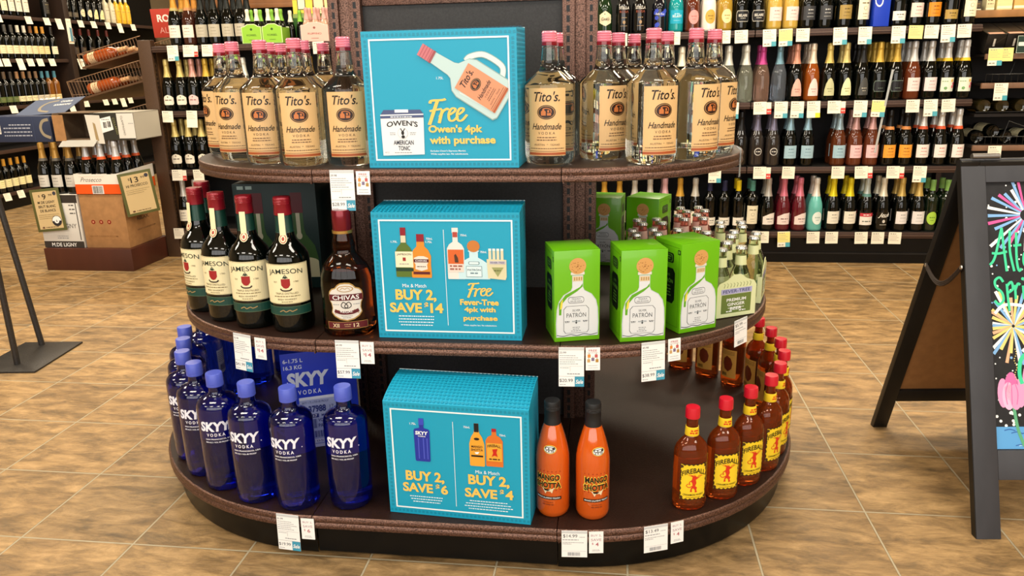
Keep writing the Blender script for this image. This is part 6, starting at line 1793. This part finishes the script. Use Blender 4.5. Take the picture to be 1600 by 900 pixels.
tray_wall((w * 0.78, -d), (w, -d), 0.122, 0.130)
tray_wall((w, -d), (w, d), 0.130, 0.145)
tray_wall((w, d), (-w, d), 0.125, 0.125)
tray_wall((-w, d), (-w, -d), 0.125, 0.125)
mb.box(-w, -d, 0, w, d, 0.002, TRW)
a = Art().text('Prosecco', -0.04, 0.09, 0.14, 0.026, print_('#4a4640'), 1, -0.004, 0.45).bars(-0.035, 0.03, 0.006, 0.050, INK, 2).rect(-0.04, 0.003, 0.035, 0.054, WHITE, 1).squig(-0.12, 0.05, 0.108, 0.002, print_('#c9b8a8'), 1)
mb.art(a, flat(0, -d))
tag(mb.build('carton_tray', None, (-2.70, 2.282, 0.479)), 'white and orange cut carton tray of prosecco on brown carton', 'tray')
pros = shelf_bottle((S_, D, '#c4c5c8', '#df5a22', '#e6e0d4', 'rect', '#8a8a88', ()))
for y in (2.175, 2.275, 2.375):
    for x in (-2.80, -2.70, -2.60):
        later(spawn(pros, (x, y, 0.4815), 0), 'silver foiled prosecco with orange band', f'in {("front", "middle", "rear")[round((y - 2.175) * 10)]} row of orange tray', 'bottle', 'prosecco bottles in the orange tray')
blanc = shelf_bottle((S_, D, '#a8803c', '#5a5650', '#cfcbc2', 'rect', '#6a6a66', ()))
for y in (2.165, 2.265):
    for x in (-3.085, -2.995, -2.905):
        later(spawn(blanc, (x, y, 0.476), 0), 'gold foiled sparkling bottle', f'on white carton, {"front" if y < 2.2 else "rear"} row', 'bottle', 'sparkling bottles on the white carton')
OL, TAN = print_('#5a5c34'), print_('#cdb587')
def olive_sign(price, cents, lines, seal):
    mb = MB().box(-0.10, -0.002, 0, 0.10, 0.002, 0.265, OL, 0.001)
    a = Art().rect(-0.082, 0.016, 0.082, 0.249, TAN, 1)
    a.text('$', -0.040, 0.222, 0.010, 0.016, INK, 2).text(price, -0.008, 0.216, 0.020 * len(price) + 0.006, 0.034, INK, 2, 0.01).text(cents, 0.030 + 0.006 * len(price), 0.224, 0.024, 0.014, INK, 2)
    a.ell(0.066, 0.232, 0.012, 0.012, print_('#3a3c4a'), 2, 14)
    for k, t in enumerate(lines):
        a.text(t, 0.0, 0.182 - 0.026 * k, min(0.13, 0.0118 * len(t)), 0.0165, INK, 2, 0.015)
    y = 0.182 - 0.026 * len(lines)
    for k in range(3):
        a.squig(-0.07, 0.07 - 0.02 * k, y - 0.011 * k, 0.003, print_('#8a7850'), 2, seed=k)
    if seal:
        a.ell(0.045, 0.062, 0.033, 0.033, print_('#2b2a30'), 2, 26).ell(0.045, 0.062, 0.030, 0.030, WHITE, 3, 26).poly([(0.045 + 0.03 * math.cos(R(t)), 0.062 + 0.03 * math.sin(R(t))) for t in range(180, 361, 12)], print_('#2b2a30'), 4).ell(0.045, 0.062, 0.016, 0.016, WHITE, 5, 18).text('&', 0.045, 0.062, 0.011, 0.013, INK, 6)
    a.ell(-0.055, 0.026, 0.009, 0.006, print_('#6a4a38'), 2, 12).squig(-0.038, 0.05, 0.026, 0.005, print_('#6a5a40'), 2)
    return mb.art(a, flat(0, -0.002, 0, 0.0004)).build('carton_sign')
o = olive_sign('9', '99', ('M DE LIGNY', 'BRUT BLANC', 'DE BLANCS'), True)
o.location = (-3.045, 2.085, 0.25); o.rotation_euler = (R(-3), R(-5), 0)
tag(o, 'olive framed $9.99 sign clipped to the white carton', 'sign')
o = olive_sign('13', '99', ('HI PROSECCO',), False)
o.location = (-2.472, 2.175, 0.345); o.rotation_euler = (R(-2), R(-5), R(52))
tag(o, 'olive framed $13.99 sign on the prosecco tray corner', 'sign')
NAVY = M('#2b3550', 0.55)
FAWN = print_('#9a8f7a')
mb = MB().box(-0.235, -0.15, 0, 0.235, 0.15, 0.155, NAVY, 0.003)
a = Art()
for y, x0, x1 in ((0.105, -0.05, 0.10), (0.085, -0.09, 0.10), (0.062, -0.09, 0.10), (0.040, -0.09, 0.10)):
    a.squig(x0, x1, y, 0.007, print_('#aab0c0'), 1)
a.rect(-0.235, 0.05, -0.11, 0.14, print_('#dcdad4'), 1).bars(-0.20, -0.165, 0.06, 0.10, INK, 2).bars(-0.155, -0.115, 0.06, 0.105, INK, 2, 3).squig(-0.225, -0.12, 0.13, 0.005, INK, 2)
a.curve([(0.225, 0.135), (0.185, 0.125), (0.165, 0.085), (0.18, 0.045), (0.225, 0.025)], 0.018, FAWN, 1).rect(0.115, 0, 0.119, 0.155, print_('#3a4562'), 1)
mb.art(a, flat(0, -0.15))
ft = Matrix.Translation((0.05, -0.02, 0.155)) @ Matrix.Rotation(R(22), 4, 'X') @ Matrix.Rotation(R(-4), 4, 'Y')
mb.box(-0.17, 0.0, 0.0, 0.20, 0.235, 0.003, M('#56617a', 0.55), tf=ft)
f = Art().curve([(0.03, 0.20), (-0.03, 0.18), (-0.05, 0.12), (-0.02, 0.06), (0.06, 0.03)], 0.02, FAWN, 1).text('CHABLIS', 0.10, 0.18, 0.085, 0.022, WHITE, 1, 0.03).text('BOURGOGNE', 0.10, 0.13, 0.12, 0.022, WHITE, 1, 0.03).squig(-0.15, 0.0, 0.25, 0.016, WHITE, 1)
mb.art(f, lambda u, v, l: tuple(ft @ Vector((u, v, 0.003 + 0.0005 * l))))
tag(mb.build('wine_carton', None, (-3.225, 2.32, 0.7925), R(-1)), 'navy blue opened wine carton lying on the gold foiled bottles', 'carton')
mb = MB()
BR = M('#75604a', 0.8, kind='grain', amt=0.12, scale=26)
w, d, h = 0.262, 0.14, 0.165
mb.box(-w, -d, 0, w, d, 0.004, BR).box(-w, d - 0.004, 0, w, d, h, BR).box(w - 0.004, -d, 0, w, d, h, M('#c4beb0', 0.6)).box(-w, -d, 0, -w + 0.004, d, h, BR)
mb.box(-w + 0.27, -d, h - 0.004, w, d, h, M('#c4beb0', 0.6)).box(-w, -d + 0.05, h - 0.004, -w + 0.27, d, h, BR)
mb.box(-0.015, -d, 0, w, -d + 0.004, h, M('#2b2a24', 0.6))
mb.box(-w, -d - 0.006, 0, -w + 0.07, -d - 0.002, h - 0.01, CARD)
a = Art().poly([(-0.035, -0.015), (0.055, -0.02), (0.045, 0.150), (-0.050, 0.155)], print_('#dad6cc'), 2).rect(0.155, 0.012, w, 0.160, print_('#dedbd4'), 2)
a.poly([(0.05, 0.045), (0.125, 0.065), (0.115, 0.145), (0.045, 0.130)], WHITE, 3).bars(0.062, 0.085, 0.075, 0.11, INK, 4).bars(0.09, 0.112, 0.08, 0.115, INK, 4, 2).squig(0.055, 0.11, 0.125, 0.004, GREYINK, 4)
a.text('CLAMPAGNO', 0.19, 0.088, 0.115, 0.013, print_('#7a786e'), 3, rot=R(-86)).squig(0.225, 0.26, 0.10, 0.003, GREYINK, 3).text('COLLARGO', 0.14, 0.085, 0.10, 0.014, print_('#8a8a5a'), 3, rot=R(-80)).poly([(0.0, 0.0), (0.02, 0.0), (0.01, 0.1), (-0.005, 0.11)], print_('#a58f68'), 3)
mb.art(a, flat(0, -d))
fl = Matrix.Translation((-0.22, -d, 0.002)) @ Matrix.Rotation(R(35), 4, 'X')
mb.box(0.0, -0.06, 0, 0.23, 0.0, 0.003, M('#a9a6a0', 0.6), tf=fl)
tag(mb.build('wine_carton', None, (-2.70, 2.296, 0.7985), R(0.5)), 'open cardboard wine carton with white flap on the prosecco bottles', 'carton')

# ------------------------------------------------------------------ sign stand at the left edge
IRON = M('#3a3735', 0.4, 0.5, kind='hammer', amt=0.15, scale=150)
ss = thing('sign_stand', (-2.08, 0.63, 0))
tag(ss, 'black metal sign stand with two poles on a flat base, left edge', 'sign stand')
ct, st = math.cos(R(4)), math.sin(R(4))
MB().box(-0.16, -0.18, 0.0, 0.11, 0.18, 0.008, IRON, 0.002, tf=Matrix.Rotation(R(6), 4, 'Z')).build('base_plate', ss)
MB().tube([(-0.01, -0.095, 0.006), (-0.012, -0.095, 1.7)], 0.0125, IRON, 14).build('pole', ss)
MB().tube([(-0.073, 0.136, 0.006), (-0.25, 0.136, 1.7)], 0.0125, IRON, 14).build('pole', ss)

# ------------------------------------------------------------------ chalkboard A-frame at the right edge
af = thing('chalkboard_sign', (1.332, -0.068, 0), R(5.6))
tag(af, 'black A-frame chalkboard with chalk fireworks and tulips at right edge', 'sign')
LEAF = 0.985
AN = math.atan2(0.325, 0.93)
TF = Matrix.Translation((0, -0.33, 0)) @ Matrix.Rotation(-AN, 4, 'X')
TR = Matrix.Translation((0, 0.33, 0)) @ Matrix.Rotation(AN, 4, 'X')
FR = M('#37373b', 0.5, kind='wood', amt=0.12, scale=20, name='charcoal_painted_wood')
BW = 0.64
mb = MB()
mb.box(0, 0, 0, 0.062, 0.022, LEAF, FR, 0.002, TF).box(BW - 0.062, 0, 0, BW, 0.022, LEAF, FR, 0.002, TF)
mb.box(0.062, 0, 0.922, BW - 0.062, 0.022, LEAF, FR, 0.002, TF).box(0.062, 0, 0.150, BW - 0.062, 0.022, 0.226, FR, 0.002, TF)
mb.box(-0.001, 0.002, 0, 0.0, 0.022, LEAF, BLACK, 0, TF)
mb.build('front_frame', af)
BK = M('#1c1b1d', 0.7, kind='grain', amt=0.2, scale=50, name='chalkboard_black')
mb = MB().box(0.062, 0.008, 0.226, BW - 0.062, 0.012, 0.922, BK, 0, TF)
a = Art()
pk_, bl_, wh_, ye_, gr_, pe_ = (print_(c) for c in ('#e0559a', '#7fb0e0', '#eef0ee', '#e9d27a', '#3fd09a', '#e8b08a'))
rr = random.Random(11)
def burst(cx, cy_, r0, r1, cols, n, w):
    for k in range(n):
        t = 2 * PI * k / n + rr.uniform(-0.08, 0.08)
        q = r1 * rr.uniform(0.6, 1.0)
        if cx + q * math.cos(t) < 0.066:
            q = min(q, (0.067 - cx) / math.cos(t))
        a.line([(cx + r0 * math.cos(t), cy_ + r0 * math.sin(t)), (cx + q * math.cos(t), cy_ + q * math.sin(t))], w * 0.5, cols[k % len(cols)], 2, w)
burst(0.165, 0.835, 0.015, 0.125, (pk_, bl_, wh_, bl_), 30, 0.0085)
burst(0.120, 0.545, 0.004, 0.105, (ye_, wh_, bl_, ye_, pe_), 34, 0.0085)
for k in range(150):
    x, y = rr.uniform(0.066, 0.30), rr.uniform(0.33, 0.915)
    a.ell(x, y, 0.0022 + 0.0014 * (k % 3 == 0), 0.0022 + 0.0014 * (k % 3 == 0), bl_ if k % 7 == 0 else wh_, 1, 7)
for k in range(60):
    a.ell(rr.uniform(0.066, 0.30), rr.uniform(0.285, 0.36), 0.004, 0.004, wh_, 1, 8)
gl = lambda pts, w=0.0064: a.curve([(0.067 + (x - 0.067) * 0.74, y) for x, y in pts], w, gr_, 4)
gl([(0.066, 0.705), (0.085, 0.725), (0.110, 0.795), (0.113, 0.795), (0.118, 0.74), (0.124, 0.688)]); gl([(0.075, 0.736), (0.10, 0.735), (0.128, 0.740)])
gl([(0.140, 0.795), (0.138, 0.74), (0.150, 0.688)]); gl([(0.162, 0.79), (0.160, 0.72), (0.166, 0.69), (0.176, 0.695)]); gl([(0.150, 0.755), (0.178, 0.757)])
gl([(0.205, 0.73), (0.188, 0.735), (0.184, 0.71), (0.198, 0.695), (0.212, 0.71), (0.205, 0.73)])
gl([(0.110, 0.660), (0.098, 0.672), (0.082, 0.664), (0.084, 0.648), (0.104, 0.632), (0.108, 0.612), (0.092, 0.602), (0.078, 0.612)])
gl([(0.122, 0.655), (0.124, 0.62), (0.128, 0.585)]); gl([(0.123, 0.65), (0.138, 0.66), (0.142, 0.642), (0.126, 0.632)])
gl([(0.150, 0.652), (0.151, 0.615)]); gl([(0.151, 0.64), (0.160, 0.655), (0.168, 0.652)]); gl([(0.178, 0.65), (0.179, 0.615)]); a.ell(0.149, 0.668, 0.0045, 0.0045, gr_, 4, 8)
gl([(0.192, 0.652), (0.193, 0.615)]); gl([(0.193, 0.64), (0.203, 0.653), (0.210, 0.642), (0.212, 0.615)])
gl([(0.245, 0.648), (0.230, 0.652), (0.225, 0.632), (0.238, 0.62), (0.247, 0.645), (0.245, 0.59), (0.228, 0.585)])
a.curve([(0.074, 0.578), (0.10, 0.600), (0.15, 0.596), (0.20, 0.570)], 0.008, wh_, 3)
# tulips over water
TP, TP2, TP3 = print_('#ea9ac4'), print_('#f2b8d8'), print_('#d66aa6')
def tulip(cx, cy_, s):
    for dx, dy, rx, ry, c in ((-0.022, 0.0, 0.014, 0.038, TP), (0.022, 0.0, 0.014, 0.038, TP), (0.0, 0.012, 0.018, 0.042, TP3), (-0.008, -0.008, 0.016, 0.036, TP2), (0.010, -0.010, 0.015, 0.034, TP)):
        a.ell(cx + dx * s, cy_ + dy * s, rx * s, ry * s, c, 4, 18)
    for dx in (-0.012, 0.0, 0.012):
        a.curve([(cx + dx * s, cy_ - 0.03 * s), (cx + dx * 1.3 * s, cy_), (cx + dx * 0.6 * s, cy_ + 0.03 * s)], 0.002 * s, TP3, 5)
a.rect(0.064, 0.228, BW - 0.064, 0.285, print_('#5aa0d8'), 1)
for k in range(22):
    x, y = rr.uniform(0.07, 0.28), rr.uniform(0.234, 0.28)
    a.curve([(x, y), (x + 0.014, y + 0.003), (x + 0.028, y - 0.001)], 0.0026, print_('#2f62a8') if k % 3 else print_('#a8d0f0'), 2)
a.curve([(0.112, 0.335), (0.120, 0.28), (0.135, 0.235)], 0.008, print_('#5aa67a'), 3)
tulip(0.108, 0.372, 1.0)
tulip(0.185, 0.40, 1.35)
a.curve([(0.185, 0.35), (0.190, 0.29), (0.196, 0.235)], 0.009, print_('#5aa67a'), 3)
a.curve([(0.150, 0.475), (0.134, 0.455), (0.130, 0.42), (0.136, 0.395)], 0.010, gr_, 4)
a.curve([(0.140, 0.485), (0.150, 0.478), (0.170, 0.485)], 0.009, wh_, 4)
for k in range(14):
    a.ell(0.121 + 0.003 * math.sin(k), 0.485 - k * 0.006, 0.0016, 0.0016, ye_, 4, 6)
mb.art(a, lambda u, v, l: tuple(TF @ Vector((u, 0.0078 - 0.00025 * l, v))))
mb.build('chalkboard', af)
mb = MB()
mb.box(0, -0.022, 0, 0.046, 0, LEAF, BLACK, 0.002, TR).box(BW - 0.046, -0.022, 0, BW, 0, LEAF, BLACK, 0.002, TR)
mb.box(0.046, -0.022, 0.945, BW - 0.046, 0, LEAF, BLACK, 0.002, TR).box(0.046, -0.022, 0.125, BW - 0.046, 0, 0.172, BLACK, 0.002, TR)
mb.build('rear_frame', af)
MB().box(0.046, -0.012, 0.172, BW - 0.046, -0.008, 0.945, M('#94683c', 0.7, kind='grain', amt=0.1, scale=40), 0, TR).build('rear_panel', af)
mb = MB()
p0, p1 = TR @ Vector((-0.004, -0.02, 0.66)), TF @ Vector((-0.004, 0.012, 0.70))
pts = [p0.lerp(p1, t) - Vector((0, 0, 0.05 * math.sin(PI * t))) for t in [k / 10 for k in range(11)]]
for q in (-0.005, 0.0, 0.005):
    mb.tube([p + Vector((0, 0, q)) for p in pts], 0.003, M('#2a1d16', 0.6), 6)
for p in (p0, p1):
    mb.lathe([(0, 0), (0.006, 0.0), (0.005, 0.003), (0, 0.004)], M('#b8b4ac', 0.3, 0.9), 12, tf=Matrix.Translation(p) @ Matrix.Rotation(R(-90), 4, 'Y'))
mb.build('strap', af)
MB().tube([(0.03, 0, 0.935), (0.10, 0, 0.935)], 0.008, M('#8a8580', 0.35, 0.9), 10).tube([(BW - 0.1, 0, 0.935), (BW - 0.03, 0, 0.935)], 0.008, M('#8a8580', 0.35, 0.9), 10).build('hinge', af)

finish_labels()
